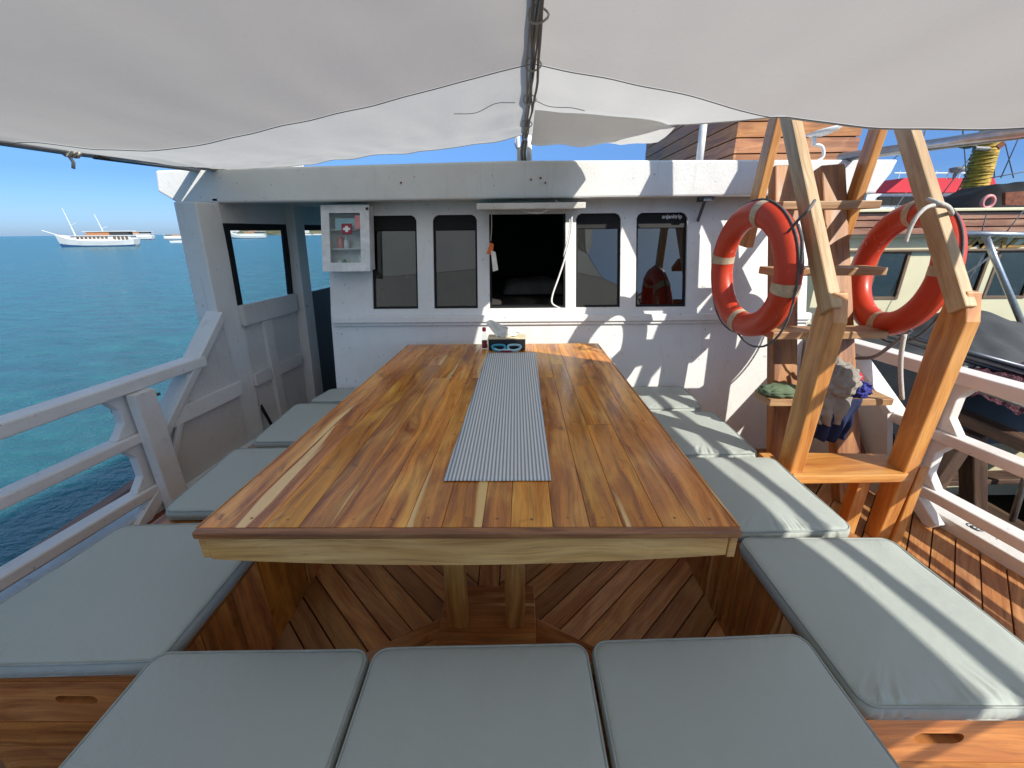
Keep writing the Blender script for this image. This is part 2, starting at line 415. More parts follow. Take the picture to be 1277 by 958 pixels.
# hull sides close in towards the bow
def XL(Y): return -2.10+.15*(Y-1.5)
def XR(Y): return 2.10-.15*(Y-2.5)

# ------------------------------------------------------------------ sea, hills, deck
s = MB(); s.poly([(-9000, -3000, -1.2), (9000, -3000, -1.2), (9000, 12000, -1.2), (-9000, 12000, -1.2)], [(0, 1, 2, 3)])
tag(s.build('sea', 'sea_water'), None, None, None, 'structure')

def hills(u, v):
    a = R(-36.8+66*u); d = 900+v*420
    x = math.sin(a)*d; y = math.cos(a)*d
    prof = math.sin(v*math.pi)**.7
    env = min(1, u*9)
    h = (24+22*(nz(u*9, 3.1)+.5)+9*(nz(u*40, 1.7, v*4)))*prof*env
    return Vector((x, y, -1.6+max(0, h)))
s = MB(); s.grid(hills, 220, 10)
tag(s.build('hills', 'hillside', smooth=True), None, None, None, 'structure')

# deck planks in a herringbone, one mesh (surface pattern)
s = MB(); wv_ = .118; gap = .006; XC = -.13
def clipY(poly, lo, hi): return poly
y = -1.5-2.6
rows = []
while y < 3.0:
    for (x0, x1, sg) in ((XC+.05, 2.28, 1), (XC-.05, -2.19, -1)):
        L = abs(x1-x0); j = random.uniform(-.002, .002)
        # split each long diagonal plank into two lengths
        cut = random.uniform(.35, .65)
        for (a, b) in ((0, cut), (cut, 1)):
            xa = x0+(x1-x0)*a+(sg*gap/2 if a else 0); xb = x0+(x1-x0)*b-(sg*gap/2 if b < 1 else 0)
            ya = y+L*a; yb = y+L*b
            if yb < -1.5 or ya > 2.72: continue
            c = [(xa, ya, -.03), (xb, yb, -.03), (xb, yb+wv_-gap*1.4, -.03), (xa, ya+wv_-gap*1.4, -.03)]
            s.hexa([Vector(p) for p in c]+[Vector(p)+Vector((0, 0, .03+j)) for p in c], (0, 1))
    y += wv_
s.box(XC-.045, XC+.045, -1.5, 2.72, -.03, .004, 'y')
deck = s.build('deck', 'deck_wood'); tag(deck, None, None, None, 'structure')
s = MB(); s.prism([(-2.26, -1.9, -.09), (-2.18, 1.2, -.09), (-2.02, 2.6, -.09), (-1.72, 4.6, -.09), (-1.42, 5.7, -.09), (1.37, 5.7, -.09), (1.74, 4.6, -.09), (2.12, 2.6, -.09), (2.29, 1.2, -.09), (2.46, -1.9, -.09)], (0, 0, .056))
tag(s.build('deck_underlay', 'gap_black'), None, None, None, 'structure')

# ------------------------------------------------------------------ the boat's hull outside the deck
s = MB()
pl = [(-2.32, -2), (-2.28, -.5), (-2.22, 1.2), (-2.06, 2.6), (-1.75, 4.6), (-1.45, 5.8)]
pr = [(1.40, 5.8), (1.78, 4.6), (2.16, 2.6), (2.33, 1.2), (2.46, -.5), (2.52, -2)]
ring = pl+pr; n = len(ring)
V = [(x, y, -.10) for x, y in ring]+[(x*.93, y, -1.6) for x, y in ring]
s.poly(V, [(i, (i+1) % n, n+(i+1) % n, n+i) for i in range(n)])
hull = s.build('boat_hull', 'white_paint'); tag(hull, 'white wooden hull of the boat underfoot, below the deck edge and railings', 'hull')

# ------------------------------------------------------------------ cabin
def WY(z): return 2.66+.18*z if z < .92 else 2.8256+.30*(z-.92)
cab = thing('cabin', 'white painted wheelhouse with five openings in its raked front, behind the table', 'cabin', (0.3, 2.9, 0))
xs = [(-.98, -.67), (-.56, -.262), (-.18, .335), (.405, .705), (.81, 1.15)]
zb, zt = .985, 1.585
s = MB(); x0, x1 = -1.27, 1.96; T = .05
s.box(x0, x1, 0, T, -.03, .92); s.box(x0, x1, 0, T, .92, zb); s.box(x0, x1, 0, T, zt, 1.70)
edges = [x0]+[e for p in xs for e in p]+[x1]
for i in range(0, len(edges), 2): s.box(edges[i], edges[i+1], 0, T, zb, zt)
for k, (a, b) in enumerate(xs):
    if k == 2: continue
    c = .035
    if k: s.prism([(a, 0, zt), (a, 0, zt-c), (a+.012, 0, zt-.012), (a+c, 0, zt)], (0, T, 0))
    s.prism([(b, 0, zt), (b-c, 0, zt), (b-.012, 0, zt-.012), (b, 0, zt-c)], (0, T, 0))
s.shear(lambda p: (p.x, WY(p.z)+p.y, p.z))
wall = s.build('front_wall', 'white_paint', cab)
# side walls and back of the cabin, ceiling, inside floor: keeps the inside dark
s = MB()
s.prism([(x0, WY(-.03)+T, -.03), (x0, WY(.92)+T, .92), (x0, WY(1.7)+T, 1.7), (x0, 5.3, 1.7), (x0, 5.3, -.03)], (.03, 0, 0))
s.build('side_wall', 'white_paint', cab); s = MB()
s.prism([(x1, WY(-.03)+T, -.03), (x1, WY(.92)+T, .92), (x1, WY(1.7)+T, 1.7), (x1, 5.3, 1.7), (x1, 5.3, -.03)], (-.03, 0, 0))
s.build('side_wall', 'white_paint', cab)
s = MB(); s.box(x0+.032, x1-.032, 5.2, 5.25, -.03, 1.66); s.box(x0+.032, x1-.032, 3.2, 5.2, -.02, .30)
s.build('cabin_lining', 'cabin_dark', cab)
s = MB(); s.box(x0+.02, x1+.02, -.03, 0, .900, .945); s.box(x0+.02, x1+.02, -.016, 0, .878, .8995)
s.shear(lambda p: (p.x, WY(p.z)+p.y-.001, p.z)); s.build('ledge', 'white_paint', cab, bevel=.006)
for k, (a, b) in enumerate(xs):
    if k == 2: continue
    f = MB(); t_ = .014
    f.box(a, a+t_, .018, .042, zb, zt); f.box(b-t_, b, .018, .042, zb, zt); f.box(a+t_, b-t_, .018, .042, zb, zb+t_); f.box(a+t_, b-t_, .018, .042, zt-.095, zt)
    f.shear(lambda p: (p.x, WY(p.z)+p.y, p.z)); wf = f.build('window', 'black_rubber', cab)
    g = MB(); g.box(a+t_, b-t_, .026, .031, zb+t_, zt-.095); g.shear(lambda p: (p.x, WY(p.z)+p.y, p.z)); g.build('pane', 'dark_glass', wf)
    if k == 4:
        z_ = zt-.036
        text_mesh('anjanitrip', .036, 'lettering', 'white_text', wf, (b-.165, WY(z_)+.016, z_), (1, 0, 0), (0, .3, 1), .001, 0, True)
# open middle hatch: frame lining and the flap propped up above it
a, b = xs[2]
f = MB(); t_ = .012
f.box(a+.001, a+t_, .003, .07, zb, zt); f.box(b-t_, b-.001, .003, .07, zb, zt); f.box(a+t_, b-t_, .003, .07, zb, zb+t_)
f.shear(lambda p: (p.x, WY(p.z)+p.y, p.z)); f.build('hatch_frame', 'black_rubber', cab)
f = MB(); hz = 1.615
f.box(-.235, .42, 2.72, 2.745, hz-.012, hz+.022); f.box(-.235, -.20, 2.745, 3.03, hz-.004, hz+.022); f.box(.385, .42, 2.745, 3.03, hz-.004, hz+.022); f.box(-.20, .385, 2.99, 3.03, hz-.004, hz+.022)
fl = f.build('hatch_flap', 'old_white_paint', cab, bevel=.003)
f = MB(); f.box(-.198, .383, 2.746, 2.989, hz+.004, hz+.010); f.build('hatch_glass', 'dark_glass', fl)
f = MB(); f.tube(curve([(.03, 2.735, hz-.012), (.07, 2.725, hz-.03), (.15, 2.725, hz-.034), (.2, 2.735, hz-.012)], 6), .004, 6); f.build('handle', 'steel', fl, smooth=True)
# roof slab with thick fascia
s = MB()
s.prism([(-2.26, 2.87, 1.735), (-2.15, 2.87, 1.665), (2.25, 2.87, 1.675), (2.25, 2.87, 1.69), (2.31, 2.87, 1.79), (2.33, 2.87, 1.865), (0, 2.87, 1.885), (-2.24, 2.87, 1.855)], (0, .10, 0), (0, 6))
s.build('fascia', 'old_white_paint' if False else 'white_paint', cab, bevel=.012)
s = MB(); s.prism([(-2.22, 2.971, 1.80), (0, 2.971, 1.83), (2.29, 2.971, 1.80), (2.29, 5.6, 1.80), (0, 5.6, 1.83), (-2.22, 5.6, 1.80)][0:3]+[(2.29, 2.971, 1.74), (-2.22, 2.971, 1.74)], (0, 2.6, 0), (0, 1))
s.build('roof', 'white_paint', cab)
# deckhead beams over the side passage
for yb_ in (3.02, 3.5, 4.1):
    s = MB(); s.box(-2.1, 2.2, yb_, yb_+.06, 1.675, 1.739); s.build('roof_beam', 'panel_paint', cab)
# bracket under the fascia
s = MB(); s.box(1.19, 1.24, 2.89, 3.0, 1.645, 1.674); s.beam((1.215, 2.93, 1.65), (1.215, 3.0, 1.53), .012, .02); s.box(1.17, 1.26, 2.90, 2.93, 1.655, 1.672)
s.build('bracket', 'dark_steel', cab)
# things on roof
s = MB(); s.tube([(-1.72, 2.95, 1.88), (-1.35, 2.95, 1.885)], .016, 6); s.box(-1.72, -1.36, 2.93, 2.97, 1.87, 1.90); s.build('roof_batten', 'white_paint', cab)
# grab post details: screws
for (px, py) in ((674, 222), (680, 228), (662, 224), (500, 228)):
    p = at(px, py, 2.868); s = MB(); s.box(p.x-.005, p.x+.005, p.y-.003, p.y+.004, p.z-.005, p.z+.005); s.build('screw', 'rust', cab)

# bedding seen through the open hatch
s = MB()
def pil(u, v):
    x = u*2-1; y = v*2-1; h = (max(0, 1-x**4)*max(0, 1-y**4))**.5
    return Vector((.17+.30*x*(1-.1*y*y), 3.75+.22*y, .98+.10*h*(1+.3*nz(x*2, y*2))))
s.grid(pil, 16, 12); tag(s.build('pillow', 'bedding', smooth=True, solid=.01), 'pale pillow lying on the bunk inside the dark cabin, seen through the open hatch', 'pillow')
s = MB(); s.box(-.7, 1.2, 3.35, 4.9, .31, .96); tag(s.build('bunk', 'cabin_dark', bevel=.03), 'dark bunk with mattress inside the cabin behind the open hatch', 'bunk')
# bottle and small carton on the sill inside the left window
t = thing('water_bottle', 'clear bottle with a yellow green cap standing inside the leftmost cabin window', 'bottle', (-.93, 2.935, .985))
s = MB(); s.lathe([(.022, 0), (.024, .01), (.024, .07), (.012, .095), (.011, .105)], (-.93, 2.945, .99), 14); s.build('body', 'white_plastic', t, smooth=True)
s = MB(); s.lathe([(.013, 0), (.013, .018)], (-.93, 2.945, 1.096), 12); s.build('cap', 'green_plastic', t)
s = MB(); s.box(-.895, -.845, 2.94, 2.965, .99, 1.055); tag(s.build('carton', 'box_cream', bevel=.002), 'small green and cream carton beside the bottle inside the leftmost cabin window', 'carton')

# ------------------------------------------------------------------ port side: posts, windows, bulwark
port = thing('bulwark', 'white and grey side bulwark with posts and two window openings left of the cabin', 'bulwark', (XL(3), 3, 0))
def side_prism(mb, pts, th, X=XL, off=0, grain=(0, 1)):
    """outline in (Y, z) on the hull side"""
    a = [Vector((X(y)+off, y, z)) for y, z in pts]; mb.prism(a, (th, 0, 0), grain)
s = MB(); side_prism(s, [(2.60, 0), (2.83, 0), (2.885, 1.664), (2.71, 1.664)], .135, off=-.14, grain=(0, 3)); s.build('post', 'white_paint', port, bevel=.008)
s = MB(); side_prism(s, [(3.34, 0), (3.46, 0), (3.62, 1.70), (3.50, 1.70)], .11, off=-.04, grain=(0, 3)); s.build('post', 'panel_paint', port, bevel=.006)
s = MB(); side_prism(s, [(2.805, .02), (3.338, .02), (3.43, 1.0), (2.86, 1.0)], .03, off=-.035); s.build('panel', 'panel_paint', port)
s = MB(); side_prism(s, [(3.48, .02), (4.9, .02), (4.9, 1.0), (3.55, 1.0)], .03, off=-.035); s.build('panel', 'panel_paint_shaded', port)
s = MB(); side_prism(s, [(2.83, .88), (3.40, .88), (3.41, 1.02), (2.835, 1.02)], .035, off=-.004); s.build('cap_board', 'panel_paint', port, bevel=.004)
s = MB(); side_prism(s, [(2.98, .03), (3.06, .03), (3.09, .878), (3.0, .878)], .03, off=-.004); s.build('stile', 'panel_paint', port, bevel=.004)
for (a_, b_) in ((2.82, 2.978), (3.068, 3.35)):
    s = MB(); side_prism(s, [(a_, .44), (b_, .44), (b_+.003, .53), (a_+.003, .53)], .025, off=-.004); s.build('rail_board', 'panel_paint', port, bevel=.003)
for (a_, b_, c_, d_) in ((2.84, 3.42, 2.90, 3.49), (3.56, 4.9, 3.62, 4.9)):
    m_ = 'black_rubber'; s = MB()
    side_prism(s, [(a_, 1.02), (a_+.045, 1.02), (c_+.02, 1.50), (c_-.02, 1.50)], .02, off=-.02); side_prism(s, [(b_-.045, 1.02), (b_, 1.02), (d_, 1.50), (d_-.05, 1.50)], .02, off=-.02)
    side_prism(s, [(c_-.02, 1.50), (d_, 1.50), (d_, 1.545), (c_-.02, 1.545)], .02, off=-.02)
    wf = s.build('window', m_, port)
    g = MB(); side_prism(g, [(a_+.045, 1.02), (b_-.045, 1.02), (d_-.05, 1.50), (c_+.02, 1.50)], .004, off=-.012); g.build('pane', 'clear_glass', wf)
    s = MB(); side_prism(s, [(c_-.03, 1.545), (d_+.03, 1.545), (d_+.03, 1.69), (c_-.03, 1.69)], .03, off=-.03); s.build('header', 'panel_paint', port)
# forward-sloping end of bulwark in front of the post
s = MB(); side_prism(s, [(2.02, .05), (2.64, .05), (2.68, 1.0), (2.60, .96), (2.11, .45)], .03, off=-.02); s.build('panel', 'panel_paint', port)
s = MB(); s.beam((XL(2.64)+.0, 2.66, 1.0), (XL(2.03), 2.06, .41), .11, .05); s.build('cap_rail', 'white_paint', port, bevel=.006)
s = MB(); side_prism(s, [(2.08, .44), (2.66, .44), (2.67, .535), (2.17, .535)], .03, off=.012); s.build('rail_board', 'white_paint', port, bevel=.003)
s = MB(); s.beam((XL(2.28)+.035, 2.33, .70), (XL(2.04)+.035, 2.05, .20), .02, .035); s.build('brace', 'white_paint', port, bevel=.003)
s = MB(); side_prism(s, [(1.98, .0), (3.3, .0), (3.3, .10), (1.98, .07)], .05, off=.012); s.build('sill', 'white_paint', port, bevel=.004)
# black stick leaning in the passage
s = MB(); s.tube([at(300, 461, 2.93), at(331, 531, 2.80)+Vector((.05, 0, 0))], .012, 8)
tag(s.build('stick', 'black_rubber', smooth=True), 'thin black stick leaning against the grey side panel behind the left cushions', 'stick')

# ------------------------------------------------------------------ railings
def railing(side):
    X = XL if side < 0 else XR
    hs = (.75, .47, .157) if side < 0 else (.79, .475, .16)
    t = thing('railing', 'white painted wooden railing on the sea side, left of the seats' if side < 0 else 'white sunlit wooden railing with three rails behind the wooden ladder on the right', 'railing', (X(1), 1, 0), 'railings along the deck')
    y1 = (2.45, 2.10, 2.03) if side < 0 else (3.3, 3.3, 2.9)
    for h, ye, th in zip(hs, y1, (.065, .055, .055)):
        s = MB(); s.beam((X(-2.2), -2.2, h), (X(ye), ye, h), .11 if h > .7 else .09, th); s.build('rail', 'rail_paint', t, bevel=.008)
    posts = (2.0, .55, -.9)
    for yp in posts:
        s = MB(); o_ = .0
        # post plank with flared knees (outline in Y,z)
        h1, h2, h3 = hs
        side_prism(s, [(yp-.05, -.02), (yp+.06, -.02), (yp+.06, h1-.035), (yp-.05, h1-.035)], .05, X, -.025+side*-.065, (0, 3))
        s.build('post', 'rail_paint', t, bevel=.006)
        for (zl, zh) in ((h2+.028, h1-.033), (h3+.028, h2-.028)):
            s = MB(); side_prism(s, [(yp+.05, zl), (yp-.14, zl), (yp-.08, zl+.075), (yp-.08, zh-.07), (yp-.13, zh), (yp+.05, zh)], .045, X, -.0225, (2, 3)); s.build('knee', 'rail_paint', t, bevel=.005)
        s = MB(); s.beam((X(yp-.1)-side*.03, yp-.03, h3-.03), (X(yp-.2)-side*.03, yp-.20, .01), .05, .07); s.build('brace', 'rail_paint', t, bevel=.005)
    o2 = .02 if side < 0 else .06
    s = MB(); s.beam((X(-2.2)+side*o2, -2.2, .02), (X(3.0)+side*o2, 3.0, .02), .10, .09); s.build('toe_board', 'old_white_paint', t, bevel=.006)
    if side < 0: s = MB(); s.beam((X(-2.2)-side*.055, -2.2, -.005), (X(2.0)-side*.055, 2.0, -.005), .05, .05); s.build('waterway', 'rust', t)
    return t
rl = railing(-1); rr = railing(1)
# starboard side: struts, panel and bulwark forward of the ladder
sb = thing('bulwark', 'white side bulwark with slanting cap behind the wooden ladder', 'bulwark', (XR(2.6), 2.6, 0))
s = MB(); side_prism(s, [(2.02, .02), (3.4, .02), (3.4, 1.0), (2.62, .74), (2.16, .50)], .03, XR, -.07); s.build('panel', 'panel_paint', sb)
s = MB(); s.beam((XR(2.56)-.03, 2.60, .84), (XR(2.12)-.03, 2.16, .50), .10, .04); s.build('cap_rail', 'rail_paint', sb, bevel=.005)
s = MB(); s.beam((XR(2.4)-.09, 2.36, .44), (XR(2.2)-.09, 2.12, .12), .02, .03); s.build('brace', 'rust', sb)
# cleat on port railing
s = MB(); s.tube([at(140, 514, 1.98), at(163, 504, 2.02)], .012, 8, taper=.008); s.tube([at(186, 492, 2.08), at(189, 506, 2.08)], .012, 8); s.tube([at(181, 496, 2.08), at(200, 491, 2.12)], .011, 8, taper=.008)
tag(s.build('cleat', 'dark_steel', smooth=True), 'dark iron cleat fixed through the left railing post', 'cleat')
# brown fender plank outside port railing
s = MB(); s.beam((-2.33, .6, -.02), (-2.27, 2.25, .06), .10, .10); tag(s.build('rubbing_plank', 'hull_wood', bevel=.02), 'weathered brown rubbing plank outside the left railing, just above the water', 'plank')
# rope and iron bits at the starboard edge of deck
s = MB()
for k in range(5):
    p = at(1187+k*6, 660+k*4, 1.80-.02*k); p.z = .05
    s.tube([p+Vector((.02*math.cos(a), .02*math.sin(a), .004*k)) for a in [i*math.pi/4 for i in range(8)]], .005, 6, closed=True)
tag(s.build('chain', 'dark_steel', smooth=True), 'short dark chain lying at the foot of the right railing', 'chain')

# ------------------------------------------------------------------ benches
def bench(name, label, corners, inner=None, front=True, hole=None):
    """corners: near-left, near-right, far-right, far-left (x, y)"""
    t = thing('bench', label, 'bench', (sum(c[0] for c in corners)/4, sum(c[1] for c in corners)/4, 0), 'wooden box benches round the table')
    nl, nr, fr, fl = [Vector((c[0], c[1], 0)) for c in corners]; H = .385
    s = MB()
    # top boards
    s.hexa([nl+Vector((0, 0, H)), nr+Vector((0, 0, H)), fr+Vector((0, 0, H)), fl+Vector((0, 0, H))]+[p+Vector((0, 0, H+.022)) for p in (nl, nr, fr, fl)], (0, 3) if (fl-nl).length > (nr-nl).length else (0, 1))
    s.build('seat_board', 'bench_wood', t, bevel=.003)
    def side(a, b, n_, vertical, nm, skip=None):
        d = (b-a); L = d.length; d.normalize(); nn = Vector((d.y, -d.x, 0))*-.02
        s = MB()
        if vertical:
            k = max(1, round(L/.145)); 
            for i in range(k):
                p, q_ = a+d*(L*i/k+.0015), a+d*(L*(i+1)/k-.0015)
                s.hexa([p, q_, q_+nn, p+nn]+[x+Vector((0, 0, H-.001)) for x in (p, q_, q_+nn, p+nn)], (0, 4))
        else:
            zs = [(0, .12), (.123, .225), (.228, H-.001)]
            for i, (z0_, z1_) in enumerate(zs):
                segs = [(0, L)]
                if skip and i == 2: # board with the hand slot, one connected piece
                    c0, c1, h0, h1 = skip; r_ = (h1-h0)/2; zm = (h0+h1)/2; inner = []; NN = 8
                    for k_ in range(NN+1): an = -math.pi/2+math.pi*k_/NN; inner.append((c1+r_*.0-r_+r_*math.cos(an), zm+r_*math.sin(an)))
                    for k_ in range(NN+1): an = math.pi/2+math.pi*k_/NN; inner.append((c0+r_+r_*math.cos(an), zm+r_*math.sin(an)))
                    outer = []
                    for k_ in range(NN+1): t_ = k_/NN; outer.append((L, z0_+(z1_-z0_)*t_))
                    for k_ in range(NN+1): t_ = k_/NN; outer.append((0, z1_-(z1_-z0_)*t_))
                    m_ = len(inner); W3 = lambda q, o: a+d*q[0]+Vector((0, 0, q[1]))+nn*o
                    V = [W3(q, 0) for q in outer]+[W3(q, 0) for q in inner]+[W3(q, 1) for q in outer]+[W3(q, 1) for q in inner]
                    uvl = outer+inner+outer+inner; fs = []
                    for k_ in range(m_):
                        n_2 = (k_+1) % m_
                        fs += [(k_, n_2, m_+n_2, m_+k_), (2*m_+k_, 3*m_+k_, 3*m_+n_2, 2*m_+n_2), (m_+k_, m_+n_2, 3*m_+n_2, 3*m_+k_), (n_2, k_, 2*m_+k_, 2*m_+n_2)]
                    s.poly(V, fs, [[uvl[x] for x in f] for f in fs])
                    continue
                for (u0, u1) in segs:
                    p, q_ = a+d*u0, a+d*u1
                    s.hexa([x+Vector((0, 0, z0_)) for x in (p, q_, q_+nn, p+nn)]+[x+Vector((0, 0, z1_)) for x in (p, q_, q_+nn, p+nn)], (0, 1))
        return s.build(nm, 'bench_wood', t)
    side(nl, nr, 0, False, 'front_panel', hole)
    side(nr, fr, 0, True, 'side_panel'); side(fl, nl, 0, True, 'side_panel'); side(fr, fl, 0, True, 'back_panel')
    return t
bench('bench', 'left wooden box bench with a hand slot in its end, along the sea side', [(-1.50, .745), (-.93, .745), (-.935, 2.72), (-1.34, 2.72)], hole=(.262, .375, .300, .330))
bench('bench', 'right wooden box bench along the table, its end panel in sunlight', [(.80, .66), (1.31, .66), (1.12, 2.68), (.80, 2.68)], hole=(.155, .275, .298, .336))
bench('bench', 'low wooden box bench across the near end of the table, under three cushions', [(-.92, .2), (.75, .2), (.75, .795), (-.92, .765)])

# ------------------------------------------------------------------ cushions
def cushion(corners, label, z0=.409, h=.052, wr=0., seed=0):
    nl, nr, fr, fl = [Vector((c[0], c[1], 0)) for c in corners]
    W = ((nr-nl).length+(fr-fl).length)/2; D = ((fl-nl).length+(fr-nr).length)/2
    cen = (nl+nr+fr+fl)/4
    t = thing('seat_cushion', label, 'cushion', (cen.x, cen.y, z0), 'grey seat cushions on the benches')
    def mp(x, y):
        u = x/W; v = y/D
        return nl*(1-u)*(1-v)+nr*u*(1-v)+fr*u*v+fl*(1-u)*v
    def loop(ins, rad, NS=96, NA=8):
        pts = []
        for (cx_, cy_, a0) in ((W-ins-rad, ins+rad, -90), (W-ins-rad, D-ins-rad, 0), (ins+rad, D-ins-rad, 90), (ins+rad, ins+rad, 180)):
            for k in range(NA+1):
                a = R(a0+90*k/NA); pts.append((cx_+rad*math.cos(a), cy_+rad*math.sin(a)))
        # insert points along straights
        out = []; m = len(pts)
        for i in range(m):
            out.append(pts[i])
            if i % (NA+1) == NA:
                a, b = pts[i], pts[(i+1) % m]
                for k in range(1, NS): out.append((a[0]+(b[0]-a[0])*k/NS, a[1]+(b[1]-a[1])*k/NS))
        return out
    prof = [(.02, 0, .02), (.008, .002, .028), (.001, .010, .035), (-.002, .022, .036), (-.001, .034, .036), (.003, .043, .035), (.009, .0485, .032), (.018, .051, .028), (.032, .0525, .025), (.055, .054, .02), (.085, .0555, .02), (.12, .057, .02), (.17, .0585, .02), (.22, .0595, .02)]
    mx = min(W, D)/2-.03
    s = MB(); V = []; n = 0; sm = h/.052
    for (ins, z, rad) in prof:
        if ins > mx: continue
        L = loop(ins, rad); n = len(L)
        for i, (x, y) in enumerate(L):
            p = mp(x, y); e = max(0, 1-abs(ins-.03)/.05)
            wn = nz(p.x*46+seed+6*nz(p.x*5, p.y*9, seed), p.y*6+z*30, seed)*.6+nz(p.x*110, z*40, seed+3)*.25+nz(p.x*14, p.y*14, seed+3)*.3
            near = max(0, 1-y/.12)
            dz = .005*nz(p.x*4+seed, p.y*4, 1)+.0012*nz(p.x*17, p.y*9, seed)+wn*(.0022+wr*near*.009)*e
            p = Vector((p.x, p.y, z0+z*sm+(dz if z > .03 else 0)))
            if 0 < ins < .02 or ins <= 0: p.y += wn*wr*near*.0045
            V.append(p)
    k = len(V)//n
    fs = [(j*n+i, j*n+(i+1) % n, (j+1)*n+(i+1) % n, (j+1)*n+i) for j in range(k-1) for i in range(n)]
    c0 = len(V); lastring = V[-n:]
    V.append(Vector((sum(p.x for p in lastring)/n, sum(p.y for p in lastring)/n, sum(p.z for p in lastring)/n+.001)))
    fs += [((k-1)*n+i, (k-1)*n+(i+1) % n, c0) for i in range(n)]
    fs.append(tuple(range(n))[::-1])
    s.poly(V, fs); s.build('cover', 'cushion_fabric', t, smooth=True)
    L = loop(.004, .034, NS=16, NA=6)
    for zz in (.0465, .006):
        s = MB(); s.tube([mp(x, y)+Vector((0, 0, z0+zz*sm+.003*nz(mp(x, y).x*4+seed, mp(x, y).y*4, 1)*(zz > .02))) for x, y in L], .0032, 6, closed=True)
        s.build('piping', 'piping_fabric', t, smooth=True)
    return t
cs = [
 ([(-1.57, .725), (-.915, .745), (-.915, 1.30), (-1.485, 1.275)], 'large grey cushion at the near end of the left bench', 1.),
 ([(-1.405, 1.355), (-.92, 1.36), (-.93, 1.87), (-1.435, 1.865)], 'grey cushion on the left bench, second from the near end, beside the left railing post', .3),
 ([(-1.395, 1.93), (-.92, 1.93), (-.93, 2.43), (-1.41, 2.445)], 'grey cushion on the left bench, third from the near end', .2),
 ([(-1.35, 2.475), (-.92, 2.475), (-.93, 2.70), (-1.30, 2.715)], 'farthest grey cushion of the left bench, under the first aid cabinet', .2),
 ([(.785, .64), (1.325, .64), (1.305, 1.2), (.775, 1.2)], 'large grey cushion at the near end of the right bench, crossed by thin shadows', 2.),
 ([(.785, 1.225), (1.215, 1.235), (1.215, 1.75), (.785, 1.755)], 'sunlit grey cushion on the right bench beside the foot of the wooden ladder', 2.),
 ([(.785, 1.775), (1.178, 1.79), (1.168, 2.295), (.785, 2.30)], 'sunlit grey cushion on the right bench below the orange life ring', 2.),
 ([(.785, 2.33), (1.138, 2.345), (1.15, 2.715), (.785, 2.715)], 'half shaded grey cushion at the far right corner against the cabin wall', .5),
 ([(-.945, .18), (-.385, .18), (-.387, .785), (-.945, .775)], 'grey cushion on the near bench, leftmost of its three', .15),
 ([(-.375, .18), (.186, .18), (.180, .802), (-.377, .787)], 'grey cushion on the near bench, the middle one of three', .15),
 ([(.197, .18), (.775, .18), (.765, .828), (.192, .806)], 'grey cushion on the near bench, rightmost of its three', .15),
]
for i, (c, lb, wr) in enumerate(cs): cushion(c, lb, wr=wr, seed=i*3.7)

# ------------------------------------------------------------------ table
tb = thing('table', 'large varnished teak plank table with pale front apron, in the middle of the deck', 'table', (-.12, 1.75, 0))
s = MB(); n = 15; yn, yf = .862, 2.675
def tx(u, y): # u 0..1 across
    k = (y-yn)/(yf-yn); a = -.812+(.10)*k; b = .55-.022*k; return a+(b-a)*u
us = [0]
wts = [random.uniform(.8, 1.25) for _ in range(n)]
for w_ in wts: us.append(us[-1]+w_/sum(wts))
for i in range(n):
    # boards are butt-jointed lengthwise here and there
    cuts = [yn, yf]
    if random.random() < .55: cuts.insert(1, random.choice((1.45, 1.62, 2.0, 2.22)))
    for a_, b_ in zip(cuts[:-1], cuts[1:]):
        g_ = .0006; yy1 = b_-(g_ if b_ < yf else 0)
        c = [(tx(us[i], a_)+g_, a_), (tx(us[i+1], a_)-g_, a_), (tx(us[i+1], yy1)-g_, yy1), (tx(us[i], yy1)+g_, yy1)]
        j = random.uniform(-.0004, .0004)
        s.hexa([(x, y, .757) for x, y in c]+[(x, y, .780+j) for x, y in c], (0, 3))
# round dowel plugs in rows
s.cur = 1
for y_ in (.895, 1.48, 2.05, 2.62):
    for i in range(n):
        u = (us[i]+us[i+1])/2+random.uniform(-.004, .004)
        for du in ((0,) if y_ > 1 else (0,)):
            yy_ = y_+random.uniform(-.004, .004); p = (tx(u+du, yy_), yy_, .7802)
            s.lathe([(.0045, -.001), (.0045, .0006)], p, 10)
s.build('tabletop', ['teak_top', 'teak_edge'], tb, bevel=.0008, seg=1)
s = MB(); s.box(tx(0, yn)-.004, tx(1, yn)+.004, yn-.0215, yn-.0005, .7595, .781, 'x'); s.build('edge_strip', 'teak_edge', tb, bevel=.005)
for (ua, sg) in ((0, -1), (1, 1)):
    c = [(tx(ua, yn)+sg*.0008, yn), (tx(ua, yn)+sg*.010, yn), (tx(ua, yf)+sg*.010, yf), (tx(ua, yf)+sg*.0008, yf)]
    s = MB(); s.hexa([(x, y, .752) for x, y in c]+[(x, y, .7805) for x, y in c], (0, 3)); s.build('edge_strip', 'teak_top', tb, bevel=.004)
s = MB(); pts = []
for k in range(13):
    u = k/12; x = -.795+u*1.325; pts.append((x, yn-.008, .686-.026*math.sin(u*math.pi)**.9+.012*u))
s.prism(pts+[(.53, yn-.008, .759), (-.795, yn-.008, .759)], (0, .03, 0), (0, 12)); s.build('apron', 'apron_wood', tb)
for (ua, sg) in ((0, 1), (1, -1)):
    s = MB(); c = [(tx(ua, yn)-sg*.004, yn-.0085), (tx(ua, yn)+sg*.0165, yn-.0085), (tx(ua, yf)+sg*.0165, yf), (tx(ua, yf)-sg*.004, yf)]
    s.hexa([(x, y, .69) for x, y in c]+[(x, y, .7515) for x, y in c], (0, 3)); s.build('side_apron', 'apron_wood', tb, bevel=.003)
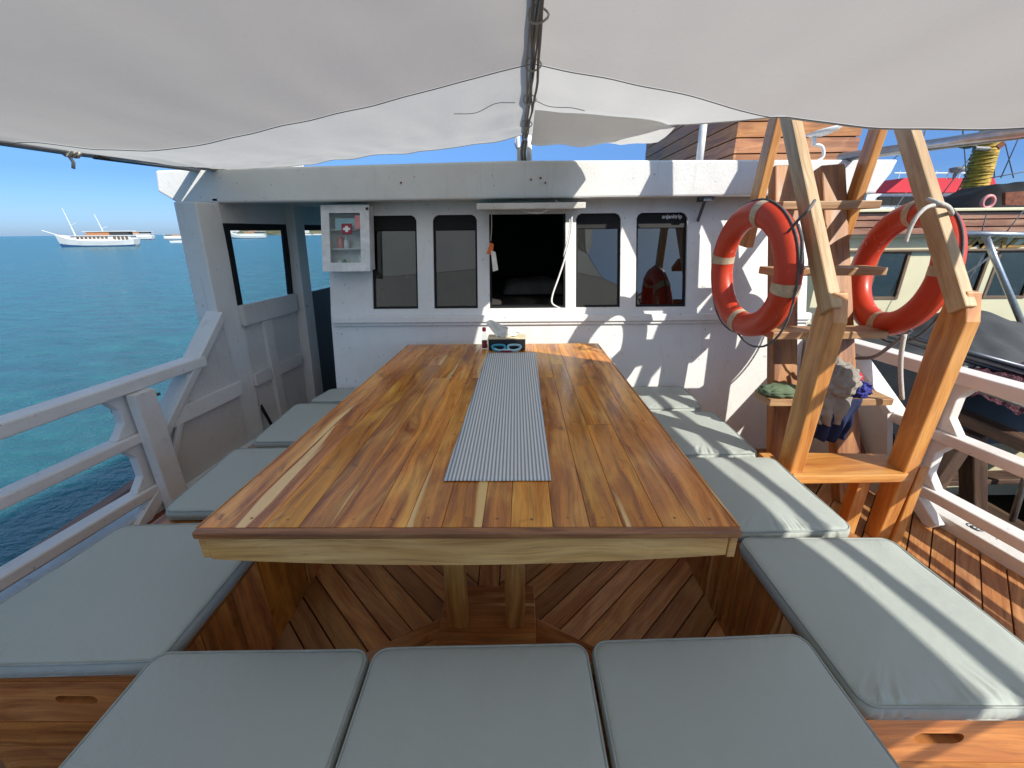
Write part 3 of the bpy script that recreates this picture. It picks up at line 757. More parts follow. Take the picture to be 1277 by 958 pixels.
for (xc, yc, w_) in ((-.235, 1.22, .075), (-.012, 1.22, .075), (-.235, 2.3, .075), (-.012, 2.3, .075)):
    s = MB(); s.box(xc-w_/2, xc+w_/2, yc-.03, yc+.03, .03, .756); s.build('leg', 'apron_wood', tb, bevel=.005)
s = MB(); s.box(-.31, .07, 1.12, 1.40, .004, .032, 'x'); s.build('foot_board', 'bench_wood', tb, bevel=.004)
for sg in (-1, 1):
    xc = -.12; s = MB()
    c = [(xc+sg*.185, 1.12), (xc+sg*.42, 1.00), (xc+sg*.46, 1.08), (xc+sg*.19, 1.24)]
    s.hexa([(x, y, .006) for x, y in c]+[(x, y, .034) for x, y in c], (0, 1)); s.build('foot_board', 'bench_wood', tb, bevel=.004)
s = MB(); s.box(-.53, .29, .96, 1.0, .006, .05, 'x'); s.build('foot_board', 'bench_wood', tb, bevel=.004)

# runner
s = MB()
def run(u, v):
    x0_ = -.221+(.043)*v; x1_ = .100+.016*v; return Vector((x0_+(x1_-x0_)*u, 1.064+1.385*v, .7835+.0012*nz(u*3, v*9)))
s.grid(run, 8, 60); rn = s.build('table_runner', 'runner_weave', smooth=True, solid=.0016); tag(rn, 'narrow grey and white ribbed table runner down the middle of the teak table', 'table runner')

# tissue box
t = thing('tissue_box', 'dark wooden tissue box with cream rim at the far end of the table', 'tissue box', (-.06, 2.55, .7815))
s = MB(); s.box(-.172, .055, 2.51, 2.615, .7825, .852); s.build('body', 'black', t, bevel=.004)
s = MB(); s.box(-.176, .059, 2.506, 2.619, .8525, .858); s.box(-.1795, -.1725, 2.505, 2.62, .7825, .852)
s.build('lid', 'box_cream', t, bevel=.001)
s = MB()
def ts(u, v):
    x = -.09+(u-.5)*.06+v*.09*(u > .45)*(1-v)*1.2+v*(u-.6)*.10; z_ = .858+.11*v*(1-.8*abs(u-.15))
    return Vector((x+.09*v*(u-.2)*.6, 2.535+.012*math.sin(u*9)+.01*nz(u*5, v*5), z_))
s.grid(ts, 16, 10); s.build('tissue', 'tissue', t, smooth=True, solid=.0008)
# goggles / sunglasses in front of it
t = thing('swim_goggles', 'blue and white rubber swimming goggles lying in front of the dark tissue box', 'goggles', (-.06, 2.48, .784))
for sg in (-1, 1):
    s = MB(); s.tube([Vector((-.062+sg*.048+.04*math.cos(a), 2.488+.012*math.sin(a)*.5, .806+.019*math.sin(a)+.004*math.cos(2*a))) for a in [i*math.pi/9 for i in range(18)]], .0075, 8, closed=True)
    s.build('lens_frame', 'pale_blue' if sg > 0 else 'blue_rubber', t, smooth=True)
s = MB(); s.tube(curve([(-.145, 2.50, .80), (-.11, 2.475, .793), (-.06, 2.468, .797), (-.01, 2.475, .792), (.028, 2.50, .80)], 6), .007, 8); s.build('strap', 'pale_blue', t, smooth=True)
s = MB(); s.box(-.095, -.03, 2.462, 2.474, .7845, .7955); s.build('nose_piece', 'maroon', t, bevel=.003)
# sauce bottle
t = thing('sauce_bottle', 'small clear bottle of red sauce with a pink red cap, left of the tissue box', 'bottle', (-.2, 2.56, .7815))
s = MB(); s.lathe([(.017, 0), (.019, .006), (.019, .055), (.012, .085), (.008, .11)], (-.202, 2.56, .782), 16); s.build('body', 'clear_glass', t, smooth=True)
s = MB(); s.lathe([(.015, 0), (.0165, .004), (.0165, .048)], (-.202, 2.56, .785), 16); s.build('sauce', 'maroon', t, smooth=True)
s = MB(); s.lathe([(.012, 0), (.012, .025)], (-.202, 2.56, .892), 14); s.build('cap', 'red_plastic', t, bevel=.003)

# ------------------------------------------------------------------ medicine cabinet
def CS(mb):
    return mb.shear(lambda p: (p.x, p.y-2.80+WY(p.z)-.112, p.z))
t = thing('first_aid_cabinet', 'white cabinet with glass door and white cross on red, left on the cabin wall', 'cabinet', (-1.1, 2.85, 1.25))
x0c, x1c, y0c, z0c, z1c = -1.262, -.958, 2.80, 1.245, 1.645
s = MB(); y1c = 2.908; th = .012
s.box(x0c, x0c+th, y0c+.02, y1c, z0c, z1c); s.box(x1c-th, x1c, y0c+.02, y1c, z0c, z1c); s.box(x0c+th, x1c-th, y0c+.02, y1c, z0c, z0c+th); s.box(x0c+th, x1c-th, y0c+.02, y1c, z1c-th, z1c); s.box(x0c+th, x1c-th, y1c-.01, y1c, z0c+th, z1c-th)
CS(s).build('body', 'white_plastic', t)
s = MB(); d0 = .047
s.box(x0c-.006, x0c+d0, y0c, y0c+.018, z0c-.004, z1c+.004); s.box(x1c-.055, x1c+.004, y0c, y0c+.018, z0c-.004, z1c+.004); s.box(x0c+d0, x1c-.055, y0c, y0c+.018, z0c-.004, z0c+.05); s.box(x0c+d0, x1c-.055, y0c, y0c+.018, z1c-.045, z1c+.004)
dr = CS(s).build('door', 'white_plastic', t)
s = MB(); s.box(x0c+d0, x1c-.055, y0c+.006, y0c+.009, z0c+.05, z1c-.045); CS(s).build('glass', 'clear_glass', dr)
s = MB(); s.box(-1.135, -1.069, y0c+.001, y0c+.0045, 1.47, 1.535); cr = CS(s).build('cross_sign', 'maroon', dr)
s = MB(); s.box(-1.111, -1.093, y0c-.0015, y0c+.0005, 1.483, 1.520); s.box(-1.125, -1.1115, y0c-.0015, y0c+.0005, 1.495, 1.510); s.box(-1.0925, -1.079, y0c-.0015, y0c+.0005, 1.495, 1.510); CS(s).build('cross', 'white_text', cr)
s = MB(); s.lathe([(.009, -.002), (.009, .002)], (0, 0, 0), 14); s.v = [Vector((v_.x-.965, y0c-.003+v_.z, v_.y+1.624)) for v_ in s.v]; CS(s).build('lock', 'black', dr)
s = MB(); s.box(x0c+th, x1c-th, y0c+.03, y1c-.011, 1.375, 1.381); s.box(x0c+th, x1c-th, y0c+.03, y1c-.011, 1.495, 1.501); CS(s).build('shelf', 'white_plastic', t)
its = [(-1.18, 1.2575, .05, .020, 'white_plastic'), (-1.145, 1.2575, .055, .016, 'green_plastic'), (-1.115, 1.2575, .045, .014, 'box_cream'), (-1.03, 1.2575, .105, .022, 'white_plastic'), (-.985, 1.2575, .10, .018, 'pink_plastic'), (-1.17, 1.382, .08, .020, 'pink_plastic'), (-1.13, 1.382, .07, .016, 'white_plastic'), (-1.01, 1.382, .06, .02, 'white_plastic')]
nm = ['short white', 'small green', 'tiny cream', 'tall white', 'slim pink', 'squat pink', 'narrow white', 'round white']
for i, (x, z_, h_, r_, m_) in enumerate(its):
    s = MB(); s.lathe([(r_, 0), (r_, h_*.72), (r_*.5, h_*.82), (r_*.5, h_)], (x, 2.86, z_), 14)
    tag(CS(s).build('medicine_bottle', m_, smooth=False), '%s bottle on the %s shelf inside the glass door of the first aid cabinet' % (nm[i], 'bottom' if z_ < 1.3 else 'middle'), 'bottle', 'bottles in the first aid cabinet')
s = MB(); s.box(-1.19, -1.0, 2.83, 2.88, 1.502, 1.57); tag(CS(s).build('bandage_packet', 'pale_blue', bevel=.004), 'pale blue green packet on the top shelf of the first aid cabinet', 'packet')
s = MB(); s.box(-1.05, -.985, 2.805, 2.828, 1.502, 1.585); tag(CS(s).build('medicine_carton', 'pink_plastic', bevel=.002), 'pink and white carton on the top shelf of the first aid cabinet', 'carton')

# hanging tag and cable at the hatch
t = thing('hanging_tag', 'orange and white paper tag hanging on a string in the open hatch', 'tag', (-.16, 2.9, 1.3))
s = MB(); s.tube(curve([(-.15, 2.80, 1.60), (-.155, 2.86, 1.5), (-.165, 2.89, 1.42)], 5), .0025, 6); s.build('string', 'rope', t)
s = MB(); s.prism([(-.17, 2.885, 1.41), (-.145, 2.885, 1.40), (-.155, 2.885, 1.33), (-.195, 2.885, 1.34)], (0, .004, 0)); s.build('orange_card', 'orange_tag', t)
s = MB(); s.prism([(-.165, 2.88, 1.36), (-.135, 2.88, 1.35), (-.12, 2.88, 1.235), (-.155, 2.88, 1.225)], (0, .003, 0)); s.build('white_card', 'tissue', t)
s = MB(); pts = [at(713, 270, 2.96), at(712, 290, 2.94), at(705, 320, 2.92), at(697, 345, 2.90), at(689, 368, 2.87), at(689, 379, 2.86), at(700, 385, 2.85)]
s.tube(curve(pts, 6), .006, 8); pts2 = [p+Vector((-.012, .004, 0)) for p in pts[:3]]; s.tube(curve(pts2, 6), .004, 6)
tag(s.build('white_cable', 'white_plastic', smooth=True), 'white cable looping down the right side of the open hatch', 'cable')
s = MB(); s.tube([at(692, 249, 2.88), at(706, 262, 2.75)], .003, 6); tag(s.build('hatch_cord', 'rope', smooth=True), 'thin pale cord holding up the hatch flap from the roof edge', 'cord')

# ------------------------------------------------------------------ ladder
LAB = 'ladder_wood'
t = thing('ladder', 'tall wooden ladder with angled handrails leading up to the cabin roof on the right', 'ladder', (1.6, 1.9, 0))
def lerp(a, b, k): return Vector(a)*(1-k)+Vector(b)*k
for (X_, lo) in ((1.268, .0), (1.795, .0)):
    s = MB(); s.prism([(X_, 1.705, 0), (X_, 1.785, 0), (X_, 1.79, 1.04), (X_, 1.775, 1.235), (X_, 1.70, 1.235), (X_, 1.665, 1.12)], (.062, 0, 0), (1, 2)); s.build('handrail', LAB, t, bevel=.006)
    s = MB(); s.beam((X_+.008, 1.70, 1.16), (X_+.040, 2.62, 2.42), .05, .075); s.build('handrail', 'pale_wood', t, bevel=.006)
# rear hand posts
for X_ in (1.335, 1.87):
    s = MB(); s.beam((X_, 2.56, 1.38), (X_+.01, 2.44, 2.40), .045, .085); s.build('handrail', LAB, t, bevel=.006)
# main stringers leaning against the roof
for (xb, xt) in ((1.52, 1.51), (1.90, 1.765)):
    s = MB(); s.beam((xb, 2.04, .0), (xt, 2.64, 1.80), .135, .07); s.build('stringer', 'post_wood', t, bevel=.008)
for (z_, yf_, xa, xb) in ((.655, 1.99, 1.30, 1.93), (.985, 2.08, 1.30, 1.88), (1.29, 2.17, 1.30, 1.86), (1.605, 2.27, 1.33, 1.82)):
    s = MB(); s.box(xa, xb, yf_, yf_+.13+.02, z_-.038, z_, 'x'); s.build('tread', 'tread_wood', t, bevel=.004)
# platform and its legs
s = MB(); s.prism([(1.27, 1.665, .365), (1.60, 1.672, .365), (1.79, 1.675, .365), (1.852, 1.70, .365), (1.852, 1.87, .365), (1.36, 1.89, .365)], (0, 0, .042), (0, 2)); s.build('platform', LAB, t, bevel=.005)
s = MB(); s.box(1.67, 1.73, 1.76, 1.82, 0, .364); s.build('leg', LAB, t, bevel=.004)
s = MB(); s.box(1.28, 1.34, 1.90, 1.96, 0, .364); s.build('leg', LAB, t, bevel=.004)
s = MB(); s.prism([(1.860, 1.69, 0), (1.860, 1.78, 0), (1.860, 1.79, .40), (1.860, 1.69, .44)], (.045, 0, 0), (0, 3)); s.build('leg', LAB, t, bevel=.004)

# ------------------------------------------------------------------ life rings
def ring_(label, cen, th, tilt, seed):
    t = thing('life_ring', label, 'life ring', cen, 'orange life rings on the ladder'); cen = Vector(cen)
    e1 = Vector((math.cos(R(th)), -math.sin(R(th)), 0)); nrm = Vector((math.sin(R(th)), math.cos(R(th)), 0)); e2 = Vector((0, 0, 1))
    rot = Matrix.Rotation(R(tilt), 3, nrm); e1 = rot @ e1; e2 = rot @ e2
    rot = Matrix.Rotation(R(seed), 3, e1); e2 = rot @ e2; nrm = rot @ nrm
    RR = .272; rr_ = .061
    def P(a, b, k=1.0): # ring angle, tube angle: oval section
        rad = e1*math.cos(a)+e2*math.sin(a)
        return cen+rad*(RR+rr_*k*math.cos(b))+nrm*(.055*k*math.sin(b))
    s = MB(); s.grid(lambda u, v: P(u*2*math.pi, v*2*math.pi, 1+.02*nz(u*8, seed)), 72, 20); s.build('ring', 'buoy_orange', t, smooth=True)
    for k in range(4):
        a0 = math.pi*(.25+.5*k)+.75
        s = MB(); s.grid(lambda u, v: P(a0+(u-.5)*.17, v*2*math.pi, 1.03), 4, 24); s.build('band', 'buoy_band', t, smooth=True)
    for k in range(4):
        a0 = math.pi*(.25+.5*k)+.75; a1 = a0+math.pi/2; pts = []
        for j in range(15):
            u = j/14; a = a0+(a1-a0)*u; low = max(0, -math.sin((a0+a1)/2)); sag = .05*math.sin(u*math.pi)*low
            pts.append(cen+(e1*math.cos(a)+e2*math.sin(a))*(RR+rr_+.003+sag)+Vector((0, 0, -.03*math.sin(u*math.pi)*low)))
        s = MB(); s.tube(pts, .0055, 6); s.build('grab_line', 'dark_rope', t, smooth=True)
    return t
ring_('orange life ring hanging left of the ladder, in front of the cabin wall', (1.195, 2.20, 1.275), 85, 8, 4)
ring_('scuffed orange life ring hanging behind the right handrail of the ladder, against the neighbouring boat', (1.955, 2.22, 1.27), 96, -6, -4)
# ropes
s = MB(); s.tube(curve([at(983, 289, 1.93), at(995, 275, 1.85), at(1008, 262, 1.80), at(1016, 250, 1.86)], 6), .006, 8)
s.tube(curve([at(995, 280, 1.86), at(1000, 300, 1.84), at(999, 330, 1.86), at(996, 352, 1.9)], 6), .007, 8)
tag(s.build('lashing_rope', 'dark_rope', smooth=True), 'grey cord tying the left life ring to the ladder handrail', 'rope')
s = MB()
loop_ = [at(1156, 248, 2.02), at(1166, 252, 1.86), at(1182, 258, 1.86), at(1186, 268, 1.98), at(1170, 262, 2.1), at(1154, 254, 2.02)]
s.tube(curve(loop_, 6), .009, 8)
s.tube(curve([at(1183, 258, 1.9), at(1160, 257, 1.84), at(1145, 268, 1.82), at(1135, 285, 1.82), at(1129, 303, 1.82)], 6), .008, 8)
tag(s.build('knotted_rope', 'rope', smooth=True), 'white knotted rope tied round the right handrail above the right life ring', 'rope')
s = MB(); s.tube(curve([at(1128, 417, 1.95), at(1124, 440, 1.94), at(1123, 465, 1.94), at(1125, 498, 1.94)], 6), .010, 8)
tag(s.build('hanging_rope', 'rope', smooth=True), 'white rope end hanging straight down below the right life ring', 'rope')
s = MB(); s.tube(curve([at(1137, 412, 1.95), at(1110, 432, 2.0), at(1090, 445, 2.1), at(1068, 447, 2.2)], 6), .009, 8)
tag(s.build('mooring_line', 'cable_grey', smooth=True), 'grey line curving from the right life ring to the ladder', 'rope')

# ------------------------------------------------------------------ clothes on the tread
def blob(name, mat, label, cat, c, r, amp, fr, seed, flat=.55, sub=56):
    s = MB(); c = Vector(c)
    def fn(u, v):
        a = u*2*math.pi; b = (v-.5)*math.pi; d = Vector((math.cos(a)*math.cos(b), math.sin(a)*math.cos(b), math.sin(b)))
        k = 1+amp*(abs(nz(d.x*fr+seed, d.y*fr, d.z*fr))*1.8-.4)+amp*.5*nz(d.x*fr*2.4, d.y*fr*2.4+seed, d.z*fr*2.4)
        return c+Vector((d.x*r[0]*k, d.y*r[1]*k, max(-flat*r[2], d.z*r[2]*k)))
    s.grid(fn, sub, sub//2); return tag(s.build(name, mat, smooth=True), label, cat, 'clothes piled on the ladder step')
def drape(name, mat, label, cat, top, w_, l_, dx, thick, seed, skew=0., point=0.):
    s = MB(); top = Vector(top)
    def fn(u, v):
        x = (u-.5)*w_*(1-point*v)+skew*v; wob = .016*math.sin(u*17+seed+v*2)*(.3+v)+.012*nz(u*6, v*4, seed)
        return top+Vector((x, -thick*.5+wob-.02*math.sin(v*2), -l_*v*(1-.25*abs(u-.55)*point*2)))
    s.grid(fn, 36, 18); return tag(s.build(name, mat, smooth=True, solid=.006), label, cat, 'clothes piled on the ladder step')
blob('shirt', 'grey_cloth', 'crumpled grey shirt bundled on the fourth ladder step', 'clothes', (1.625, 2.03, .735), (.120, .085, .105), .20, 2.6, 2, .75, 110)
blob('towel', 'green_cloth', 'green cloth folded on the left end of the ladder step', 'clothes', (1.385, 2.05, .680), (.12, .06, .035), .16, 2.2, 5, .7)
blob('shorts', 'blue_cloth', 'bright blue cloth bundle on the right of the grey shirt', 'clothes', (1.775, 2.04, .690), (.055, .05, .045), .3, 3, 9, .8)
blob('sock', 'red_cloth', 'small red cloth poking out beside the grey shirt', 'clothes', (1.765, 2.07, .745), (.035, .03, .03), .3, 3, 11, .8)
drape('shirt', 'grey_cloth', 'grey cloth with hanging corner draped over the front of the ladder step', 'clothes', (1.565, 1.978, .675), .26, .15, 0, .01, 1, .03, .5)
drape('trousers', 'navy_cloth', 'dark navy trousers hanging down from the ladder step', 'clothes', (1.655, 1.985, .66), .22, .235, 0, .0, 4, -.03, .3)

# ------------------------------------------------------------------ awning frame and canopy
def pipe(name, pts, r, mat, label): 
    s = MB(); s.tube(pts, r, 12); return tag(s.build(name, mat, smooth=True), label, 'pipe', 'awning side pipes')
pipe('awning_pipe', [(XL(-3)-.0, -3, 1.82), (XL(2.1)-.0, 2.1, 1.84), (-1.86, 2.93, 1.868)], .022, 'steel', 'steel pipe holding the left edge of the awning, over the sea side railing')
pipe('awning_pipe', [(2.165+.15*5.05, -3, 1.84), (2.165, 2.05, 1.853), (2.03, 2.95, 1.888)], .027, 'steel', 'steel pipe running over the right railing and ladder to the cabin roof')
t = thing('pipe_lashing', 'rag and rope knot tied round the left awning pipe', 'lashing', (-2.0, 2.12, 1.84))
s = MB()
for k in range(3): s.tube([Vector((XL(2.12)+.003*math.cos(a)*8, 2.09+k*.02, 1.84+.026*math.sin(a))) for a in [i*math.pi/5 for i in range(10)]], .006, 6, closed=True)
s.tube([(XL(2.1), 2.1, 1.815), (XL(2.1)+.01, 2.1, 1.79), (XL(2.1), 2.1, 1.765)], .007, 6); s.build('knot', 'rope', t, smooth=True)
s = MB(); s.tube([(XL(2.25), 2.2, 1.841), (XL(2.35), 2.9, 1.866)], .0245, 10); s.build('sleeve', 'dark_steel', t, smooth=True)
s = MB(); s.prism([(-1.93, 2.86, 1.862), (-1.67, 2.86, 1.865), (-1.71, 2.86, 1.885), (-1.86, 2.86, 1.90), (-1.91, 2.86, 1.89)], (0, .07, 0)); tag(s.build('roof_block', 'rust', bevel=.006), 'rusty brown wooden block on the left corner of the cabin roof under the awning corner', 'block')

def lin(pts, x):
    n = len(pts)
    if x <= pts[0][0]: return pts[0][1]
    if x >= pts[-1][0]: return pts[-1][1]
    def m(i):
        if i <= 0 or i >= n-1: return 0 if i >= n-1 else (pts[1][1]-pts[0][1])/(pts[1][0]-pts[0][0])
        return (pts[i+1][1]-pts[i-1][1])/(pts[i+1][0]-pts[i-1][0])
    for i in range(n-1):
        a, ya = pts[i]; b, yb_ = pts[i+1]
        if x <= b:
            h = b-a; t = (x-a)/h; t2 = t*t; t3 = t2*t
            return (2*t3-3*t2+1)*ya+(t3-2*t2+t)*h*m(i)+(-2*t3+3*t2)*yb_+(t3-t2)*h*m(i+1)
PLS = [(0, 2.005), (.3, 1.955), (.54, 1.912), (.88, 1.860), (1.35, 1.792), (1.7, 1.798), (2.05, 1.838)]
PLF = [(0, 2.02), (.22, 1.983), (.64, 1.938), (1.1, 1.902), (1.5, 1.868), (1.94, 1.855)]
PRS = [(0, 2.005), (.5, 1.912), (.78, 1.845), (1.11, 1.772), (1.4, 1.738), (1.8, 1.762), (2.2, 1.842), (3, 1.845)]
PRF = [(0, 2.02), (.22, 2.0), (.54, 1.975), (.62, 1.925), (.8, 1.89), (1.2, 1.87), (2.2, 1.86)]
def zc(x, y):
    s_ = abs(x-.06); k = max(0, min(1, (y-1.75)/1.05))
    A, B = (PLS, PLF) if x < .06 else (PRS, PRF)
    if y < 1.6: s_ *= 2.0/(2.0+.15*(1.6-y))
    return lin(A, s_)*(1-k)+lin(B, s_)*k+.006*math.sin(y*2.1)
def seamY(x): return 1.655+(.11*abs(x-.06) if x < .06 else 0)
def frontY(x):
    if x <= .06: return 2.86-.02*abs(x)+.07*min(1, max(0, (-x-.9)/.5))
    pts = [(.06, 2.86), (.35, 2.85), (.60, 2.72), (.66, 2.3), (.70, 2.05), (.80, 1.85), (.92, 1.64), (1.17, 1.54), (1.46, 1.39), (2.25, 1.0), (2.6, .98)]
    for (a, ya), (b, yb_) in zip(pts[:-1], pts[1:]):
        if x <= b: k = (x-a)/(b-a); return ya+(yb_-ya)*k
    return .98
def can_pt(x, y):
    z_ = zc(x, y)
    fr = max(0, (y-seamY(x))/.9)
    z_ += .008*nz(x*2.1, y*1.6, 4)+.005*nz(x*6, y*2.2, 7)+.010*nz(x*1.3, y*5, 2)*math.exp(-abs(x-.06)*3)
    # folds radiating near the front hem and corners
    z_ += fr*(.004*math.sin(x*19+y*6+2*nz(x*2, y*2))*(.4+.6*nz(x*3, 1))+.006*nz(x*8, y*5, 2))
    d = math.hypot(x+1.88, y-2.84); z_ += .010*math.sin(math.atan2(y-2.84, x+1.88)*22)*max(0, 1-d/.9)*min(1, d/.25)
    return Vector((x, y, z_))
cn = thing('awning', 'large off white canvas awning stretched overhead with a ridge and cross seams', 'awning', (.06, 1, 2.0))
def xedge(sd, y): return (XL(y)+.03) if sd < 0 else (2.165+.15*(2.05-min(y, 2.05))-.15)
for sd in (-1, 1):
    xa0 = .058 if sd < 0 else .062
    def xx_(u, y): return xa0+(xedge(sd, y)-xa0)*u
    def XS(u):
        x = xx_(u, 1.8 if sd < 0 else 1.05); return x, min(seamY(x), frontY(x)-.02)
    s = MB()
    def fn(u, v):
        x, ys = XS(u); y = -3.2+(ys+3.2)*v; return can_pt(xx_(u, y), y)
    s.grid(fn, 110, 100); s.build('canvas_panel', 'canopy_cloth', cn, smooth=True)
    s = MB()
    def fn2(u, v):
        x, ys = XS(u); f_ = max(ys+.02, frontY(x)); y = ys+(f_-ys)*v; return can_pt(xx_(u, y), y)
    s.grid(fn2, 120, 34); s.build('front_panel', 'canopy_hem', cn, smooth=True)
    s = MB(); s.tube([fn2(k/60, 0)+Vector((0, 0, -.004)) for k in range(61)], .0015, 6); s.build('seam', 'cable_grey', cn, smooth=True)
    s = MB(); s.tube([fn2(k/80, 1) for k in range(81)], .003, 6); s.build('hem', 'canopy_hem', cn, smooth=True)
# folded flap hanging from the right half near the ridge
s = MB()
def flap(u, v):
    x = .09+.58*u; f_ = frontY(x); y0_ = 2.12+(1-u)*.10-.10*u; y1_ = f_+.01; p = can_pt(x, min(y0_+(y1_-y0_)*v, f_))
    return p+Vector((0, 0, -.010-.045*math.sin(math.pi*min(1, v*1.6)*.5)*(1-u*.6)-.008*math.sin(u*14)*v))
s.grid(flap, 50, 12); s.build('folded_flap', 'canopy_hem', cn, smooth=True)
# cables bundled along the ridge
t = thing('cable_bundle', 'bundle of grey cables and cords laced along the ridge of the awning', 'cables', (.06, 1.5, 1.98))
for k in range(6):
    ph = k*1.7; s = MB(); pts = []
    for j in range(46):
        y_ = -1.6+j*.098; off = .008*math.sin(y_*3.1+ph)+.006*nz(y_*4, ph)
        pts.append((.058+off+(k-2.5)*.004, y_, zc(.06, y_)-.016-.010*math.cos(y_*2.3+ph)-.002*k))
    pts += [(.055+(k-2.5)*.006, 2.86, 1.985), (.045+(k-2.5)*.006, 2.865, 1.93), (.05+(k-2.5)*.006, 2.90, 1.885)]
    s.tube(pts, .0045 if k % 2 else .0032, 6); s.build('cable', 'cable_grey' if k % 3 else 'rope', t, smooth=True)
for y_ in (.95, 1.3, 1.62, 2.0, 2.45):
    s = MB(); z_ = zc(.06, y_)-.02; s.tube([(.06+.026*math.cos(a), y_+.008*math.sin(2*a), z_+.018*math.sin(a)) for a in [i*math.pi/6 for i in range(12)]], .003, 6, closed=True); s.build('tie', 'rope', t, smooth=True)
s = MB(); s.tube([(.06, -3.2, 2.012), (.06, 2.86, 2.02)], .011, 8); tag(s.build('ridge_rope', 'rope', smooth=True), 'taut rope carrying the middle of the awning', 'rope')
# stray strings on canvas
for pl_, lb in (([(.0, 2.05), (-.08, 2.02), (-.17, 2.10), (-.26, 2.06)], 'thin stray string lying along the awning left of the ridge'), ([(.08, 2.05), (.15, 2.12), (.24, 2.08), (.30, 2.10)], 'thin stray string lying along the awning right of the ridge')):
    s = MB(); s.tube(curve([can_pt(x, y_)+Vector((0, 0, -.006)) for x, y_ in pl_], 8), .0014, 6); tag(s.build('string', 'cable_grey', smooth=True), lb, 'string')
# white posts under the ridge, on the roof
for (px, r_, lb) in ((647, .012, 'slim white post left of the cable bundle on the cabin roof edge'), (660, .018, 'thicker white post behind the cable bundle on the cabin roof edge')):
    p = at(px, 200, 2.93); s = MB(); s.tube([(p.x, 2.93, 1.86), (p.x-.004, 2.93, 2.05)], r_, 10); tag(s.build('awning_post', 'white_plastic', smooth=True), lb, 'post', 'white awning posts on the roof')
p = at(651, 170, 2.93)
s = MB(); s.tube(curve([at(645, 168, 2.9), at(642, 178, 2.9), at(646, 186, 2.9), at(653, 178, 2.9)], 6), .004, 6); tag(s.build('cord_loop', 'rope', smooth=True), 'small white cord loop at the front end of the awning ridge', 'cord')
s = MB(); s.tube([at(872, 203, 3.0), at(878, 150, 3.0)], .022, 10); tag(s.build('roof_stanchion', 'white_plastic', smooth=True), 'white metal stanchion on the roof in front of the slatted wooden cabin', 'post')

# slatted upper cabin on the roof
t = thing('upper_cabin', 'slatted brown wooden cabin standing on the roof, its front slats in sunlight', 'cabin', (1.9, 4.2, 1.85))
pA = at(912, 203, 3.9); xl = pA.x
s = MB()
for k in range(7):
    z0_ = 1.83+k*.115; s.box(xl+.02, xl+1.0, 3.88, 3.90, z0_, z0_+.105, 'x')
s.build('front_slats', 'slat_wood', t)
s = MB()
for k in range(7):
    z0_ = 1.83+k*.115; s.box(xl, xl+.02, 3.88, 6.5, z0_, z0_+.105, 'y')
s.build('side_slats', 'slat_wood', t)
s = MB(); s.box(xl+.025, xl+.98, 3.905, 6.4, 1.82, 2.60); s.build('core', 'gap_black', t)
# antenna lamp on roof
t = thing('deck_lamp', 'white dish shaped lamp on a curved arm above the cabin roof between the ladder posts', 'lamp', at(1018, 200, 3.1))
s = MB(); s.tube(curve([at(1012, 205, 3.1), at(1026, 196, 3.1), at(1025, 183, 3.1), at(1014, 180, 3.1)], 6), .010, 8); s.tube([at(1015, 181, 3.1), at(1015, 171, 3.1)], .014, 8); s.build('arm', 'white_plastic', t, smooth=True)
s = MB(); c_ = at(1028, 164, 3.1)
prof = [(.02, -.025), (.075, -.012), (.105, .006), (.10, .012), (.03, .018)]
s.lathe(prof, (0, 0, 0), 24); rot = Matrix.Rotation(R(-14), 3, 'Y'); s.v = [rot @ v_+c_ for v_ in s.v]; s.build('dish', 'white_plastic', t, smooth=True)

# ------------------------------------------------------------------ neighbouring boats, starboard
nb = thing('neighbour_boat', 'cream painted wooden boat with brown planked upper rail moored close on the right', 'boat', (6.5, 5.4, -1.2))
Y0 = 5.0
def q4(mb, pts, th, grain=(0, 1)): mb.prism(pts, (0, th, 0), grain)
def W(px, py, Y=Y0): return at(px, py, Y)
s = MB(); a = W(1030, 297); b = W(1277, 297)
xL_, xR_ = a.x, b.x+4.5
zT = W(1200, 297).z; zB = W(1200, 480).z
wins = [(W(1096, 312).x, W(1137, 312).x), (W(1199, 314).x, W(1237, 314).x), (W(1246, 314).x, W(1300, 314).x)]
zw1, zw0 = W(1150, 313).z, W(1150, 373).z
ed = [xL_]+[e for p in wins for e in p]+[xR_]
s.box(xL_, xR_, Y0, Y0+.06, -1.3, zw0); s.box(xL_, xR_, Y0, Y0+.06, zw1, zT+.02)
for i in range(0, len(ed), 2): s.box(ed[i], ed[i+1], Y0, Y0+.06, zw0, zw1)
s.box(xL_, xL_+.06, Y0+.06, Y0+6, -1.3, zT)
s.build('cabin_wall', 'cream_paint', nb)
s = MB(); s.box(xL_+.07, xR_, Y0+1.4, Y0+1.45, -1, zT); s.build('inside', 'cabin_dark', nb)
for (a_, b_) in wins:
    f = MB(); f.box(a_, a_+.03, Y0-.01, Y0+.03, zw0, zw1); f.box(b_-.03, b_, Y0-.01, Y0+.03, zw0, zw1); f.box(a_+.03, b_-.03, Y0-.01, Y0+.03, zw0, zw0+.03); f.box(a_+.03, b_-.03, Y0-.01, Y0+.03, zw1-.03, zw1)
    wf = f.build('window', 'brown_trim', nb); g = MB(); g.box(a_+.03, b_-.03, Y0+.01, Y0+.015, zw0+.03, zw1-.03); g.build('pane', 'dark_glass', wf)
s = MB(); s.box(xL_, xR_, Y0-.05, Y0-.001, zw1-.005, zw1+.018); s.build('trim', 'brown_trim', nb, bevel=.005)
z1_, z0_ = W(1200, 264).z, W(1200, 291).z
s = MB(); n_ = 3
for k in range(n_): s.box(xL_-.1, xR_, Y0-.14, Y0-.10, z0_+(z1_-z0_)*k/n_, z0_+(z1_-z0_)*(k+1)/n_-.012, 'x')
s.build('rail_planks', 'hull_wood', nb)
